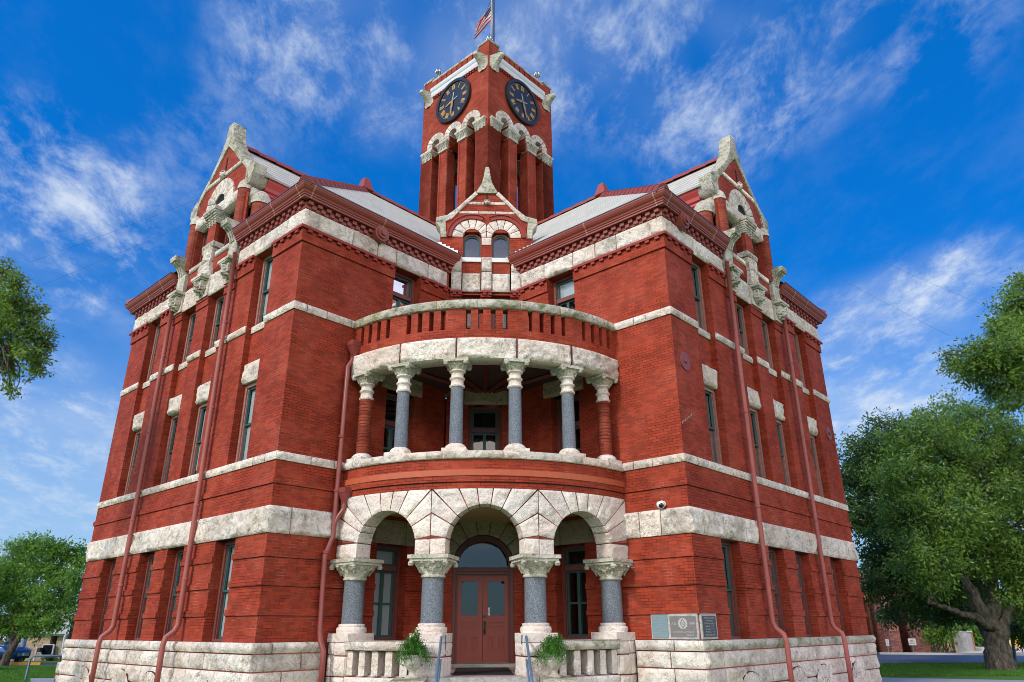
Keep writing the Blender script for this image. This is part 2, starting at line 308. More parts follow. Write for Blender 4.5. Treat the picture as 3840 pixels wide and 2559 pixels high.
class MB:
    def __init__(s): s.v = []; s.f = []; s.m = []; s.uv = []; s.n = 0; s.mats = []
    def mi(s, name):
        if name not in s.mats: s.mats.append(name)
        return s.mats.index(name)
    def add(s, v, faces, mat, uvs=None):
        v = np.asarray(v, float).reshape(-1, 3); i = s.mi(mat); s.v.append(v)
        for k, f in enumerate(faces):
            s.f.append([q+s.n for q in f]); s.m.append(i); s.uv.append(None if uvs is None else uvs[k])
        s.n += len(v)
    def quad(s, f, pts, mat, uv=None):                                  # pts: four (u, z, d)
        pp = np.array(pts, float); s.add(P(f, pp[:, 0], pp[:, 1], pp[:, 2]), [list(range(len(pts)))], mat, [uv or [(p[0]+p[2], p[1]) for p in pts]])
    def prism(s, f, prof, u0, u1, mat, nu=1, c0=0., c1=0.):             # profile [(d, z)] swept along u; c0/c1 = 1 mitres that end at an outer corner
        m = len(prof); t = np.linspace(0, 1, nu+1); vs = []; us = []
        for k in t:
            d = np.array([p[0] for p in prof]); u = (u0-c0*d)*(1-k)+(u1+c1*d)*k; us.append(u); vs.append(P(f, u, [p[1] for p in prof], d))
        L = np.r_[0, np.cumsum([math.hypot(prof[(i+1) % m][0]-prof[i][0], prof[(i+1) % m][1]-prof[i][1]) for i in range(m)])]
        fc, uv = [], []
        for k in range(nu):
            for i in range(m):
                j = (i+1) % m; fc.append([k*m+i, k*m+j, (k+1)*m+j, (k+1)*m+i])
                vert = abs(prof[i][0]-prof[j][0]) < abs(prof[i][1]-prof[j][1])
                q = (prof[i][1], prof[j][1]) if vert else (L[i], L[i+1])
                uv.append([(us[k][i], q[0]), (us[k][j], q[1]), (us[k+1][j], q[1]), (us[k+1][i], q[0])])
        fc += [list(range(m)), [nu*m+i for i in range(m)]]; uv += [[(p[0]+us[0][0], p[1]) for p in prof]]*2
        s.add(np.concatenate(vs), fc, mat, uv)
    def box(s, f, u0, u1, z0, z1, d0, d1, mat, nu=1, c0=0., c1=0.):
        s.prism(f, [(d0, z0), (d1, z0), (d1, z1), (d0, z1)], u0, u1, mat, nu, c0, c1)
    def poly(s, f, pts, d0, d1, mat):                                   # outline [(u, z)] given thickness along d
        m = len(pts); u = [p[0] for p in pts]; z = [p[1] for p in pts]
        v = np.concatenate([P(f, u, z, [d1]*m), P(f, u, z, [d0]*m)])
        fc = [list(range(m)), [m+i for i in range(m)]]; uv = [[tuple(p) for p in pts]]*2
        for i in range(m):
            j = (i+1) % m; fc.append([i, j, m+j, m+i]); uv.append([(pts[i][0], pts[i][1]), (pts[j][0], pts[j][1]), (pts[j][0]+d1-d0, pts[j][1]), (pts[i][0]+d1-d0, pts[i][1])])
        s.add(v, fc, mat, uv)
    def rock(s, f, q, Ls, Lt, d0, de, bulge, rough, mat, marg=.05, step=.046, gap=.011):   # one rock-faced block; q(s, t) -> (u, z)
        ns, nt = max(4, int(Ls/step)), max(4, int(Lt/step)); gs, gt = gap/Ls, gap/Lt
        S, T = np.meshgrid(np.linspace(gs, 1-gs, ns), np.linspace(gt, 1-gt, nt), indexing='ij')
        u, z = q(S, T); e = np.minimum(np.minimum(S-gs, 1-gs-S)*Ls, np.minimum(T-gt, 1-gt-T)*Lt)
        o = rng.random(3)*50; w3 = P(f, u, z, 0*u); x, y, zz = w3[..., 0]+o[0], w3[..., 1]+o[1], w3[..., 2]+o[2]
        prof = np.clip(e/marg, 0, 1)**.7; n1 = fbm(x*1.6, y*1.6, zz*1.6, 3); n2 = np.abs(fbm(x*3.4, y*3.4, zz*3.4, 4)-.5)*2; n3 = fbm(x*9, y*9, zz*9, 3)-.45
        tilt = (S-.5)*(rng.random()-.5)*bulge*.8+(T-.5)*(rng.random()-.5)*bulge*.8
        d = de+prof*(bulge*(.25+1.25*(n1-.15))+tilt-rough*n2*3.0+rough*n3*2.4); d = np.maximum(d, de+.003*prof)
        u2 = u; v = P(f, u2, z, d).reshape(-1, 3); fc = []
        idx = np.arange(ns*nt).reshape(ns, nt)
        fc = np.stack([idx[:-1, :-1], idx[1:, :-1], idx[1:, 1:], idx[:-1, 1:]], -1).reshape(-1, 4).tolist()
        s.add(v, fc, mat)
        ring = np.r_[idx[:, 0], idx[-1, 1:], idx[-2::-1, -1], idx[0, -2:0:-1]]; ru, rz = u.reshape(-1)[ring], z.reshape(-1)[ring]
        k = len(ring); s.add(np.concatenate([v[ring], P(f, ru, rz, 0*ru+d0)]), [[i, (i+1) % k, k+(i+1) % k, k+i] for i in range(k)], mat)
    def rockrow(s, f, u0, u1, z0, z1, d0, de, bulge, rough, mat, lens=(.8, 1.3), cuts=None, **kw):
        if cuts is None:
            cuts = [u0]
            while u1-cuts[-1] > lens[1]: cuts.append(cuts[-1]+random.uniform(*lens))
            if u1-cuts[-1] < lens[0]*.5 and len(cuts) > 1: cuts.pop()
            cuts.append(u1)
        for a, b in zip(cuts, cuts[1:]): s.rock(f, lambda S, T, a=a, b=b: (a+(b-a)*S, z0+(z1-z0)*T), b-a, z1-z0, d0, de, bulge, rough, mat, **kw)
    def voussoir(s, f, uc, zc, r0, phi0, phi1, bound, d0, de, bulge, rough, mat, **kw):     # wedge of an arch, outer edge on bound(phi)
        def q(S, T):
            ph = phi0+(phi1-phi0)*S; r = r0+(bound(ph)-r0)*T
            return uc+r*np.cos(ph), zc+r*np.sin(ph)
        rm = float(bound(np.array([(phi0+phi1)/2]))[0]); s.rock(f, q, max(.12, abs(phi1-phi0)*(rm+r0)/2), rm-r0, d0, de, bulge, rough, mat, **kw)
    def lathe(s, prof, mat, n=24, c=(0, 0, 0)):
        m = len(prof); ph = np.arange(n)*2*PI/n
        v = np.array([[(c[0]+r*math.cos(a), c[1]+r*math.sin(a), c[2]+z) for r, z in prof] for a in ph]).reshape(-1, 3); fc = []; uv = []
        for i in range(n):
            j = (i+1) % n
            for k in range(m-1): fc.append([i*m+k, j*m+k, j*m+k+1, i*m+k+1]); uv.append([(i*prof[k][0]*6.28/n, prof[k][1]), ((i+1)*prof[k][0]*6.28/n, prof[k][1]), ((i+1)*prof[k+1][0]*6.28/n, prof[k+1][1]), (i*prof[k+1][0]*6.28/n, prof[k+1][1])])
        fc += [[i*m for i in range(n)], [i*m+m-1 for i in range(n)]]; uv += [[(0, 0)]*n]*2
        s.add(v, fc, mat, uv)
    def tube(s, pts, r, mat, n=10):
        pts = [np.array(p, float) for p in pts]; rr = r if isinstance(r, (list, tuple)) else [r]*len(pts); vs = []; x = None
        for i, p in enumerate(pts):
            t = pts[min(i+1, len(pts)-1)]-pts[max(i-1, 0)]; t = t/(np.linalg.norm(t)+1e-9)
            if x is None: x = np.cross(t, (0, 0, 1) if abs(t[2]) < .9 else (1, 0, 0))
            x = x-t*(x@t); x = x/np.linalg.norm(x); y = np.cross(t, x)
            vs += [p+rr[i]*(math.cos(a)*x+math.sin(a)*y) for a in np.arange(n)*2*PI/n]
        fc = [[k*n+i, k*n+(i+1) % n, (k+1)*n+(i+1) % n, (k+1)*n+i] for k in range(len(pts)-1) for i in range(n)]
        fc += [list(range(n)), [(len(pts)-1)*n+i for i in range(n)]]; s.add(vs, fc, mat)
    def panel(s, f, u0, u1, z0, z1, holes, d, depth, mat, nu=1):         # wall face with openings (u0, u1, z0, z1) and their reveals
        us = sorted({u0, u1, *[q for h in holes for q in h[:2] if u0 < q < u1]})
        for a, b in zip(us, us[1:]):
            hs = sorted([h for h in holes if h[0] <= a+1e-6 and h[1] >= b-1e-6], key=lambda h: h[2]); z = z0
            for h in hs+[None]:
                top = h[2] if h else z1
                if top > z+1e-6:
                    for k in range(nu):
                        p, q = a+(b-a)*k/nu, a+(b-a)*(k+1)/nu; s.quad(f, [(p, z, d), (q, z, d), (q, top, d), (p, top, d)], mat, [(p, z), (q, z), (q, top), (p, top)])
                if h: z = h[3]
        for (a, b, p, q) in holes:
            for (x0, y0, x1, y1) in ((a, p, a, q), (b, p, b, q), (a, p, b, p), (a, q, b, q)):
                s.quad(f, [(x0, y0, d), (x1, y1, d), (x1, y1, d-depth), (x0, y0, d-depth)], mat)
    def done(s, name, parent, smooth=True):                              # link what was collected so far as one object and start afresh
        o = s.build(name, parent, smooth); s.__init__(); return o
    def build(s, name, parent=None, smooth=False, loc=None):
        v = np.concatenate(s.v) if s.v else np.zeros((0, 3)); me = bpy.data.meshes.new(name)
        if loc is not None: v = v-np.array(loc)
        me.from_pydata(v.tolist(), [], s.f); me.polygons.foreach_set('material_index', s.m)
        for q in s.mats: me.materials.append(MATS[q])
        ul = me.uv_layers.new(name='UVMap'); vl = v.tolist(); flat = []
        for f, uv in zip(s.f, s.uv):
            if uv is None:
                p0, p1, p2 = (np.array(vl[i]) for i in (f[0], f[1], f[2])); n = np.cross(p1-p0, p2-p0); n = n/(np.linalg.norm(n)+1e-12)
                if abs(n[2]) > .75: uv = [(vl[i][0], vl[i][1]) for i in f]
                else:
                    t = np.array([-n[1], n[0]]); t = t/(np.linalg.norm(t)+1e-9); uv = [(vl[i][0]*t[0]+vl[i][1]*t[1], vl[i][2]) for i in f]
            for q in uv: flat += [q[0], q[1]]
        ul.data.foreach_set('uv', flat)
        if smooth: me.polygons.foreach_set('use_smooth', [True]*len(me.polygons))
        o = bpy.data.objects.new(name, me); COL.objects.link(o)
        if loc is not None: o.location = loc
        if parent is not None: attach(o, parent)
        return o
def world_loc(o): return Vector(o.location)                              # every location is a world location: the parent inverse cancels the parent's
def attach(o, parent): o.parent = parent; o.matrix_parent_inverse = Matrix.Translation(-world_loc(parent))
def empty(name, loc, parent=None):
    o = bpy.data.objects.new(name, None); COL.objects.link(o); o.location = loc; o.empty_display_size = .2
    if parent is not None: attach(o, parent)
    return o
def tag(o, label=None, cat=None, group=None, kind=None):
    for k, v in (('label', label), ('category', cat), ('group', group), ('kind', kind)):
        if v: o[k] = v
    return o
def arc(r, a0, a1, n): return [(r*math.cos(a0+(a1-a0)*i/n), r*math.sin(a0+(a1-a0)*i/n)) for i in range(n+1)]

# ------------------------------------------------------------------ the courthouse
CH = tag(empty('courthouse', (0, 0, G)), 'red brick courthouse with white stone bands, curved two-storey porch and clock tower', 'building')
J3, J2, J1, BB, BT, GR, S1B, S1T, S2B, S2T, LED, FB, FT = .537, 1.151, 1.763, 2.261, 2.884, 3.379, 3.915, 4.133, 7.748, 7.98, 9.706, 10.13, 10.68
def window(f, u0, u1, z0, z1, d, style='hung', blind=1., trans=None, worn=False, gl='glass', parent=None):
    """double-hung or casement window: casing > sash, pane, blind"""
    mb = MB(); cs = 'casing_worn' if worn else 'casing'; t = .085
    mb.box(f, u0, u0+t, z0, z1, d-.12, d+.03, cs); mb.box(f, u1-t, u1, z0, z1, d-.12, d+.03, cs); mb.box(f, u0+t, u1-t, z1-t, z1, d-.12, d+.03, cs); mb.box(f, u0+t, u1-t, z0, z0+.05, d-.12, d+.05, cs)
    mb.box(f, u0+t, u0+t+.03, z0+.05, z1-t, d-.12, d-.01, cs); mb.box(f, u1-t-.03, u1-t, z0+.05, z1-t, d-.12, d-.01, cs)
    if trans: mb.box(f, u0+t+.03, u1-t-.03, trans-.06, trans+.06, d-.12, d+.04, cs)
    w = mb.build('window', parent or CH)
    a, b, p, q = u0+t+.03, u1-t-.03, z0+.05, z1-t; m = MB(); r = .055
    def sash(p, q, d, bars=0, mull=0):
        m.box(f, a, a+r, p, q, d-.05, d, 'teal'); m.box(f, b-r, b, p, q, d-.05, d, 'teal'); m.box(f, a+r, b-r, p, p+r, d-.05, d, 'teal'); m.box(f, a+r, b-r, q-r, q, d-.05, d, 'teal')
        if mull: m.box(f, (a+b)/2-.045, (a+b)/2+.045, p+r, q-r, d-.05, d+.012, 'teal')
        if bars: m.box(f, a+r, b-r, (p+q)/2-.025, (p+q)/2+.025, d-.048, d-.003, 'teal')
    if trans: sash(p, trans-.06, d-.04, 1, 1); sash(trans+.06, q, d-.04)
    else: mid = (p+q)/2; sash(p, mid+.03, d-.075); sash(mid-.03, q, d-.02)
    m.build('sash', w)
    g = MB(); g.quad(f, [(a, p, d-.085), (b, p, d-.085), (b, q, d-.085), (a, q, d-.085)], gl); g.build('pane', w)
    bl = MB(); lo = q-(q-p)*blind
    if blind > 0: bl.box(f, a+.01, b-.01, lo, q, d-.105, d-.096, 'blind'); bl.build('blind', w)
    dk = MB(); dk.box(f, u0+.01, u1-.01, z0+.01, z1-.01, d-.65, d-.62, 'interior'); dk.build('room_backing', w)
    return w
BAYS = [(3.07, 4.05), (.40, 1.38), (-1.38, -.40), (-4.05, -3.07)]
LEDGES = (J3, J2, J1, GR)
def capital_block(mb, f, u0, u1, z0, z1, d0, dlo, dhi, mat='stone_carved', leaves=4, flare=.06):
    """carved cushion capital on a square pier: flaring bell of leaf lobes under a plain abacus"""
    ab = z1-(z1-z0)*.22; nz = 6
    for k in range(nz):
        t0, t1 = k/nz, (k+1)/nz; e0, e1 = flare*t0**2, flare*t1**2
        mb.box(f, u0-e1, u1+e1, z0+(ab-z0)*t0, z0+(ab-z0)*t1, d0, dlo+(dhi-dlo)*t1**1.6, mat)
    mb.box(f, u0-flare-.03, u1+flare+.03, ab, z1, d0, dhi+.03, mat)
    w = (u1-u0+2*flare)/leaves
    for i in range(leaves):
        uc = u0-flare+w*(i+.5)
        for k in range(5):
            t = (k+.5)/5; dd = dlo+(dhi-dlo)*t**1.6
            for sg in (-1, 1):
                mb.box(f, uc+sg*w*.22*t-w*.09, uc+sg*w*.22*t+w*.09, z0+(ab-z0)*k/5, z0+(ab-z0)*(k+.9)/5, dd-.02, dd+.045, mat)
def lion(mb, f, uc, zc, d, r, mat='stone_carved'):
    """carved beast-head boss"""
    n, m = 16, 12; vs = []
    for i in range(m+1):
        th = PI*i/m
        for j in range(n):
            ph = 2*PI*j/n; k = 1+.16*math.sin(5*ph+1)*math.sin(th)+.14*math.cos(7*th+3*ph)
            u = uc+r*k*math.sin(th)*math.cos(ph); dd = d+r*1.25*k*math.sin(th)*max(-.2, math.sin(ph))+.02; z = zc+r*1.15*k*math.cos(th)
            vs.append(P(f, u, z, dd))
    fc = [[i*n+j, i*n+(j+1) % n, (i+1)*n+(j+1) % n, (i+1)*n+j] for i in range(m) for j in range(n)]
    mb.add(np.array(vs).reshape(-1, 3), fc, mat)
    for sg in (-1, 1): mb.box(f, uc+sg*r*.75-.05, uc+sg*r*.75+.05, zc-r*.5, zc+r*.9, d, d+r*.8, mat)
    mb.box(f, uc-r*1.15, uc+r*1.15, zc+r, zc+r*1.25, d, d+r*1.15, mat)
CORN = [(0, 10.90), (.20, 10.90), (.20, 10.955), (.225, 10.965), (.225, 11.0), (.25, 11.02), (.265, 11.06), (.31, 11.10), (.345, 11.15), (.36, 11.19), (.37, 11.20), (.37, 11.25), (0, 11.25)]
def cornice(f, u0, u1, parent, c0=0, c1=0, seams=()):
    mb = MB(); mb.prism(f, CORN, u0, u1, 'red_metal', 1, c0, c1); mb.box(f, u0, u1, 11.25, 11.275, 0, .385, 'pole_metal', 1, c0, c1)
    for s in seams: mb.prism(f, [(p[0]+.006, p[1]) for p in CORN[:-1]]+[(0, 11.25)], s-.02, s+.02, 'red_seam')
    mb.build('cornice', parent)
    m = MB(); m.box(f, u0, u1, FT, 10.90, -.1, .045, 'red_metal', 1, c0, c1)
    n = max(1, int((u1-u0)/.27)); w = (u1-u0)/n
    for i in range(n):
        a = u0+w*i; m.box(f, a+w*.03, a+w*.52, 10.70, 10.785, .0, .09, 'red_metal'); m.box(f, a+w*.5, a+w*1.0, 10.785, 10.885, .0, .13, 'red_metal')
    m.build('dentil_course', parent)
def ledge_band(mb, f, u0, u1, c0=0, c1=0):
    mb.box(f, u0, u1, LED, FB, 0, .045, 'brick', 1, c0, c1); mb.box(f, u0, u1, FB-.075, FB, .045, .12, 'brick_plain', 1, c0, c1)
    n = max(1, int((u1-u0)/.30)); w = (u1-u0)/n
    for i in range(n): mb.box(f, u0+w*(i+.3), u0+w*(i+.72), FB-.155, FB-.078, .045, .105, 'brick_plain')
def build_arm(sw):
    fe, fi, fo = f_end(sw), f_inn(sw), f_out(sw)
    wall = empty('wing_wall', tuple(wab(9., 0, 0., sw)), CH)
    # --- brick
    mb = MB(); holes = []
    for i, (a, b) in enumerate(BAYS): holes += [(a, b, 0., BB), (a, b, S1T, FB if i in (0, 3) else 9.72)]
    mb.panel(fe, -W, W, -.01, FT, holes, 0, .45, 'brick')
    ih = [(8.22, 9.2, 0., BB), (8.22, 9.2, S1T, 6.35), (8.22, 9.2, S2T, FB)]
    mb.panel(fi, C-.0, A, -.75, FT, ih, 0, .45, 'brick')
    mb.panel(fo, -W, A, -.01, 11.1, [], 0, .3, 'brick')
    segE = [(-W, -4.05), (-3.07, -1.38), (-.40, .40), (1.38, 3.07), (4.05, W)]; segI = [(C, 8.22), (9.2, A)]
    for z in LEDGES:
        full = z == GR
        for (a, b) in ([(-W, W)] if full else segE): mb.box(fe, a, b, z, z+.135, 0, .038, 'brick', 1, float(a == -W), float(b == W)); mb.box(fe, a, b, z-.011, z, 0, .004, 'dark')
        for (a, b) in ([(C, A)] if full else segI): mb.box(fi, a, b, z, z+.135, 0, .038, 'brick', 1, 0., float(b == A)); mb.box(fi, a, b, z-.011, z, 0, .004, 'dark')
    for (a, b) in ((-W, -4.05), (-3.07, -2.05), (2.05, 3.07), (4.05, W)): ledge_band(mb, fe, a, b, float(a == -W), float(b == W))
    for (a, b) in segI: ledge_band(mb, fi, a, b, 0., float(b == A))
    for (a, b) in ((-2.05, -1.38), (-.40, .40), (1.38, 2.05)): mb.box(fe, a, b, 9.45, 9.70, 0, .035, 'brick'); mb.box(fe, a, b, 9.66, 9.72, .035, .06, 'brick_plain')
    for i, (a, b) in enumerate(BAYS):                                   # recessed spandrels between second- and third-floor windows
        mb.box(fe, a, b, 6.87, S2B, -.40, -.17, 'brick')
    mb.build('brickwork', wall)
    st = MB()
    for i, (a, b) in enumerate(BAYS):
        st.rock(fe, lambda S, T, a=a, b=b: (a+.01+(b-a-.02)*S, 6.29+.58*T), b-a, .58, -.45, -.11, .12, .03, 'stone')
        st.done('lintel', wall); st.rock(fe, lambda S, T, a=a, b=b: (a+(b-a)*S, S2B+.01+.22*T), b-a, .22, -.3, -.14, .06, .02, 'stone'); st.done('window_sill', wall)
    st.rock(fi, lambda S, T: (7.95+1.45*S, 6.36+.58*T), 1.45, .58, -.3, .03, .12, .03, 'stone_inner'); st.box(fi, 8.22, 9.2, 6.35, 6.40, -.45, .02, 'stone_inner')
    st.build('lintel', wall, True)
    bd = MB()
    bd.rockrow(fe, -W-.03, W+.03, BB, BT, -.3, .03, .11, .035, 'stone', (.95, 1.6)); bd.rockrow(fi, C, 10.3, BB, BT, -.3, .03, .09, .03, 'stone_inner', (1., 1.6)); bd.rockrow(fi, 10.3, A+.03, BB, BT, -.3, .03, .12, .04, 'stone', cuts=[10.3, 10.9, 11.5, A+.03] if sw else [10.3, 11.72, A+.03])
    bd.build('stone_band', wall, True)
    sc = MB()
    sc.rockrow(fe, -W-.03, W+.03, S1B, S1T, -.45, .03, .075, .022, 'stone', (.5, .95)); sc.rockrow(fi, C, A+.03, S1B, S1T, -.45, .03, .075, .022, 'stone', (.5, .95)); sc.done('string_course', wall)
    for (a, b) in segE: sc.rockrow(fe, a-.03*(a == -W), b+.03*(b == W), S2B, S2T, -.3, .03, .075, .022, 'stone', (.45, .9)); sc.done('string_course', wall)
    sc.rockrow(fi, C, A+.03, S2B, S2T, -.45, .03, .075, .022, 'stone', (.5, .9))
    sc.build('string_course', wall, True)
    fr = MB()
    for (a, b, cuts) in ((-W-.03, -2.05, None), (2.05, W+.03, None)): fr.rockrow(fe, a, b, FB, FT, -.45, .02, .10, .03, 'stone', (.7, 1.5)); fr.done('frieze', wall)
    fr.rockrow(fi, C+.1, A+.03, FB, FT, -.45, .02, .10, .03, 'stone', (.6, 1.25)); fr.done('frieze', wall)
    fr.rockrow(fo, 3., A+.03, FB, FT, -.3, .02, .08, .03, 'stone', (1.5, 2.2)); fr.build('frieze', wall, True)
    cornice(fe, 2.05, W, wall, 0, 1, (2.9, 4.2, W)); cornice(fe, -W, -2.05, wall, 1, 0, (-4.0, -2.9)); cornice(fi, C-.15, A, wall, 0, 1, (9.9, A)); cornice(fo, 4., A, wall, 0, 1)
    # --- stone base
    bs = MB()
    bs.rockrow(fe, -W-.12, W+.12, -.23, 0, -.3, .12, .10, .02, 'stone_mossy' if sw else 'stone', (.8, 1.5), marg=.09); bs.rockrow(fi, 10.62, A+.12, -.23, 0, -.3, .12, .10, .02, 'stone', (.8, 1.3), marg=.09)
    for k, (z0, z1) in enumerate(((-.58, -.235), (-.98, -.585), (-1.46, -.985))):
        bs.rockrow(fe, -W-.1, W+.1, z0, z1, -.3, .10, .09, .035, 'stone', (.5, 1.0)); bs.rockrow(fi, 10.62, A+.1, z0, z1, -.3, .10, .09, .035, 'stone', (.5, 1.0))
    for c in (3.56, .89, -.89, -3.56):
        bs.poly(fe, [(c+x, -1.36+y) for x, y in arc(.675, 0, PI, 20)], 0, .142, 'mortar')
        for i in range(7): bs.voussoir(fe, c, -1.36, .34, PI*(i)/7, PI*(i+1)/7, lambda ph: 0*ph+.66, -.1, .150, .035, .02, 'stone', step=.07, gap=.006)
        for i in range(5): bs.voussoir(fe, c, -1.36, .02, PI*i/5, PI*(i+1)/5, lambda ph: 0*ph+.33, -.1, .146, .02, .02, 'stone', step=.09, gap=.005)
    bs.box(fe, -W-.08, W+.08, G, -.02, -.3, .085, 'mortar'); bs.box(fi, 10.62, A+.08, G, -.02, -.3, .085, 'mortar'); bs.box(fe, -W-.06, W+.06, -.10, -.012, -.3, .115, 'stone_mossy')
    bs.build('stone_base', wall, True)
    # --- windows
    bl = [(.98, .75, 1., .7), (1., .9, .8, .6), (.85, .5, .7, .4)]
    for i, (a, b) in enumerate(BAYS):
        window(fe, a, b, .0, BB, -.27, blind=bl[0][i]); window(fe, a, b, S1T, 6.29, -.24, blind=bl[1][i], worn=True); window(fe, a, b, S2T, FB if i in (0, 3) else 9.72, -.25, blind=bl[2][i], worn=True)
    window(fi, 8.22, 9.2, .0, BB, -.30, trans=1.70, blind=0. if sw else .98); window(fi, 8.22, 9.2, S1T, 6.35, -.28, trans=5.5, blind=0.); window(fi, 8.22, 9.2, S2T, FB, -.28, trans=9.40, blind=.35 if sw else 0.)
    # --- gabled wall dormer rising through the cornice
    D = empty('wall_dormer', tuple(wab(A, 0, FB, sw)), CH)
    m = MB()
    wh = [(.27, 1.40, 11.25, 12.76), (-1.40, -.27, 11.25, 12.76)]
    m.panel(fe, -1.95, 1.95, 9.72, 12.8, wh, 0, .45, 'brick')
    m.poly(fe, [(-1.75, 12.8), (1.75, 12.8), (1.6, 13.75), (1.25, 14.2), (.85, 14.62), (.5, 15.02), (.2, 15.35), (-.2, 15.35), (-.5, 15.02), (-.85, 14.62), (-1.25, 14.2), (-1.6, 13.75)], -.5, 0, 'brick')
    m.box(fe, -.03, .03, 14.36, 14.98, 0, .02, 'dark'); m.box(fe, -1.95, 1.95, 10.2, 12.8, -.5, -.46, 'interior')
    m.build('gable_wall', D)
    s = MB()
    for (a, b) in ((.36, 1.42), (-1.42, -.36)): s.rock(fe, lambda S, T, a=a, b=b: (a+(b-a)*S, 9.72+.74*T), 1.06, .74, -.45, .03, .07, .03, 'stone'); s.done('lintel', D); s.box(fe, a, b, 11.10, 11.25, -.4, .05, 'stone'); s.done('window_sill', D)
    s.rock(fe, lambda S, T: (-1.5+3.*S, 12.74+.42*T), 3.0, .42, -.5, .06, .07, .03, 'stone'); s.box(fe, -1.5, 1.5, 12.74, 12.78, -.5, .05, 'stone_smooth'); s.done('lintel', D)
    s.box(fe, -1.34, 1.34, 14.2, 14.33, -.2, .05, 'stone'); lion(s, fe, 0, 14.27, .03, .10, 'stone')
    s.build('string_course', D, True)
    s = MB(); n = 9
    for i in range(n): s.voussoir(fe, 0, 13.16, .36, PI*i/n, PI*(i+1)/n, lambda ph: 0*ph+.93, -.3, .05, .045, .02, 'stone')
    s.poly(fe, [(p[0], 13.16+p[1]) for p in arc(.36, 0, PI, 12)], .004, .012, 'dark'); s.build('arch', D, True)
    s = MB()
    for c in (1.72, 0, -1.72):
        if c != 1.72: s.done('carved_pilaster', D, False)
        hw = .30 if c else .38; s.box(fe, c-hw, c+hw, 9.74, 10.40, -.2, .10, 'stone_smooth'); lion(s, fe, c, 10.07, .10, .21); s.box(fe, c-.34, c+.34, 10.33, 10.42, .05, .36, 'stone_carved')
    s.done('carved_pilaster', D, False)
    for c in (1.72, -1.72): s.rock(fe, lambda S, T, c=c: (c-.26+.52*S, 10.42+.68*T), .52, .68, -.2, .12, .09, .03, 'stone_carved'); s.done('carved_pilaster', D)
    s.rock(fe, lambda S, T: ((.36-.12*T)*(2*S-1), 10.42+.55*T), .7, .55, -.2, .14, .12, .03, 'stone'); s.rock(fe, lambda S, T: ((.24+.06*T)*(2*S-1), 10.97+.48*T), .5, .48, -.2, .12, .12, .03, 'stone'); s.rock(fe, lambda S, T: (.36*(2*S-1), 11.45+.2*T), .7, .2, -.2, .16, .1, .02, 'stone')
    s.build('carved_pilaster', D)
    s = MB()
    for c in (1.72, -1.72):
        s.prism(fe, [(0, 11.10), (.14, 11.10), (.17, 11.2), (.25, 11.34), (.38, 11.46), (.50, 11.50), (.52, 11.66), (0, 11.66)], c-.20, c+.20, 'stone_mossy')
        for k in (-1, 0, 1): s.prism(fe, [(.1, 11.06), (.17, 11.06), (.21, 11.20), (.30, 11.36), (.42, 11.44), (.45, 11.49), (.1, 11.49)], c+k*.125-.04, c+k*.125+.04, 'stone_carved')
        s.done('scroll_bracket', D, False)
    s = MB(); s.box(fe, -.27, .27, 11.65, 12.32, -.3, .12, 'brick'); capital_block(s, fe, -.32, .32, 12.32, 12.86, -.3, .12, .28, leaves=4); s.build('pier', D)
    s = MB()
    for sg in (1, -1):
        c1 = P(fe, sg*1.62, 0, -.02); c2 = P(fe, sg*1.98, 0, -.42)
        s.lathe([(.20, 11.2), (.20, 12.98)], 'brick_rough', 16, tuple(c1)); s.lathe([(.27, 10.9), (.27, 12.45)], 'brick_rough', 18, tuple(c2)); s.done('corner_shaft', D, False)
    s = MB()
    for sg in (1, -1):
        c1 = P(fe, sg*1.62, 0, -.02); c2 = P(fe, sg*1.98, 0, -.42)
        s.lathe([(.22, 12.98), (.23, 13.08), (.19, 13.22), (.10, 13.34), (.01, 13.38)], 'stone_carved', 16, tuple(c1)); s.lathe([(.30, 12.45), (.32, 12.52), (.28, 12.7), (.2, 12.85), (.08, 12.95), (.01, 12.97)], 'stone_carved', 18, tuple(c2))
        s.box(fe, sg*1.80-.16, sg*1.80+.16, 12.45, 13.0, -.45, -.1, 'stone_carved'); s.done('shaft_cap', D)
    s = MB(); o_ = [(2.12, 13.45), (2.14, 13.78), (1.95, 13.92), (1.68, 14.05), (1.38, 14.32), (1.00, 14.70), (.66, 15.10), (.40, 15.5), (.25, 15.88), (.15, 16.32)]
    i_ = [(1.66, 13.05), (1.66, 13.5), (1.62, 13.78), (1.50, 13.92), (1.22, 14.2), (.82, 14.62), (.48, 15.0), (.0, 15.45), (0., 15.9), (0, 16.32)]
    for sg in (1, -1):
        for k in range(len(o_)-1):
            mat = 'stone_mossy'
            qd = [o_[k], o_[k+1], i_[k+1], i_[k]]; (x0, z0), (x1, z1), (x2, z2), (x3, z3) = qd
            L = max(.2, math.hypot(x1-x0, z1-z0)); Lw = max(.2, math.hypot(x3-x0, z3-z0))
            s.rock(fe, lambda S, T, q=qd: (sg*((q[0][0]*(1-S)+q[1][0]*S)*(1-T)+(q[3][0]*(1-S)+q[2][0]*S)*T), (q[0][1]*(1-S)+q[1][1]*S)*(1-T)+(q[3][1]*(1-S)+q[2][1]*S)*T), L, Lw, -.38, .05, .04, .03, mat, gap=.0005)
        s.poly(fe, [(sg*1.62, 13.05), (sg*1.95, 13.15), (sg*2.12, 13.45), (sg*1.62, 13.5)], -.5, .04, 'stone_mossy')
    s.box(fe, -.15, .15, 16.30, 16.35, -.38, .06, 'stone_mossy'); s.build('coping', D, True)
    for (a, b) in ((.27, 1.40), (-1.40, -.27)): window(fe, a, b, 11.25, 12.74, -.25, blind=0., parent=D)
    s = MB()
    fs = lambda sg: (lambda u, z, d: wab(u, sg*(1.85+d), z, sw))         # cheeks of the dormer: u runs along the wing
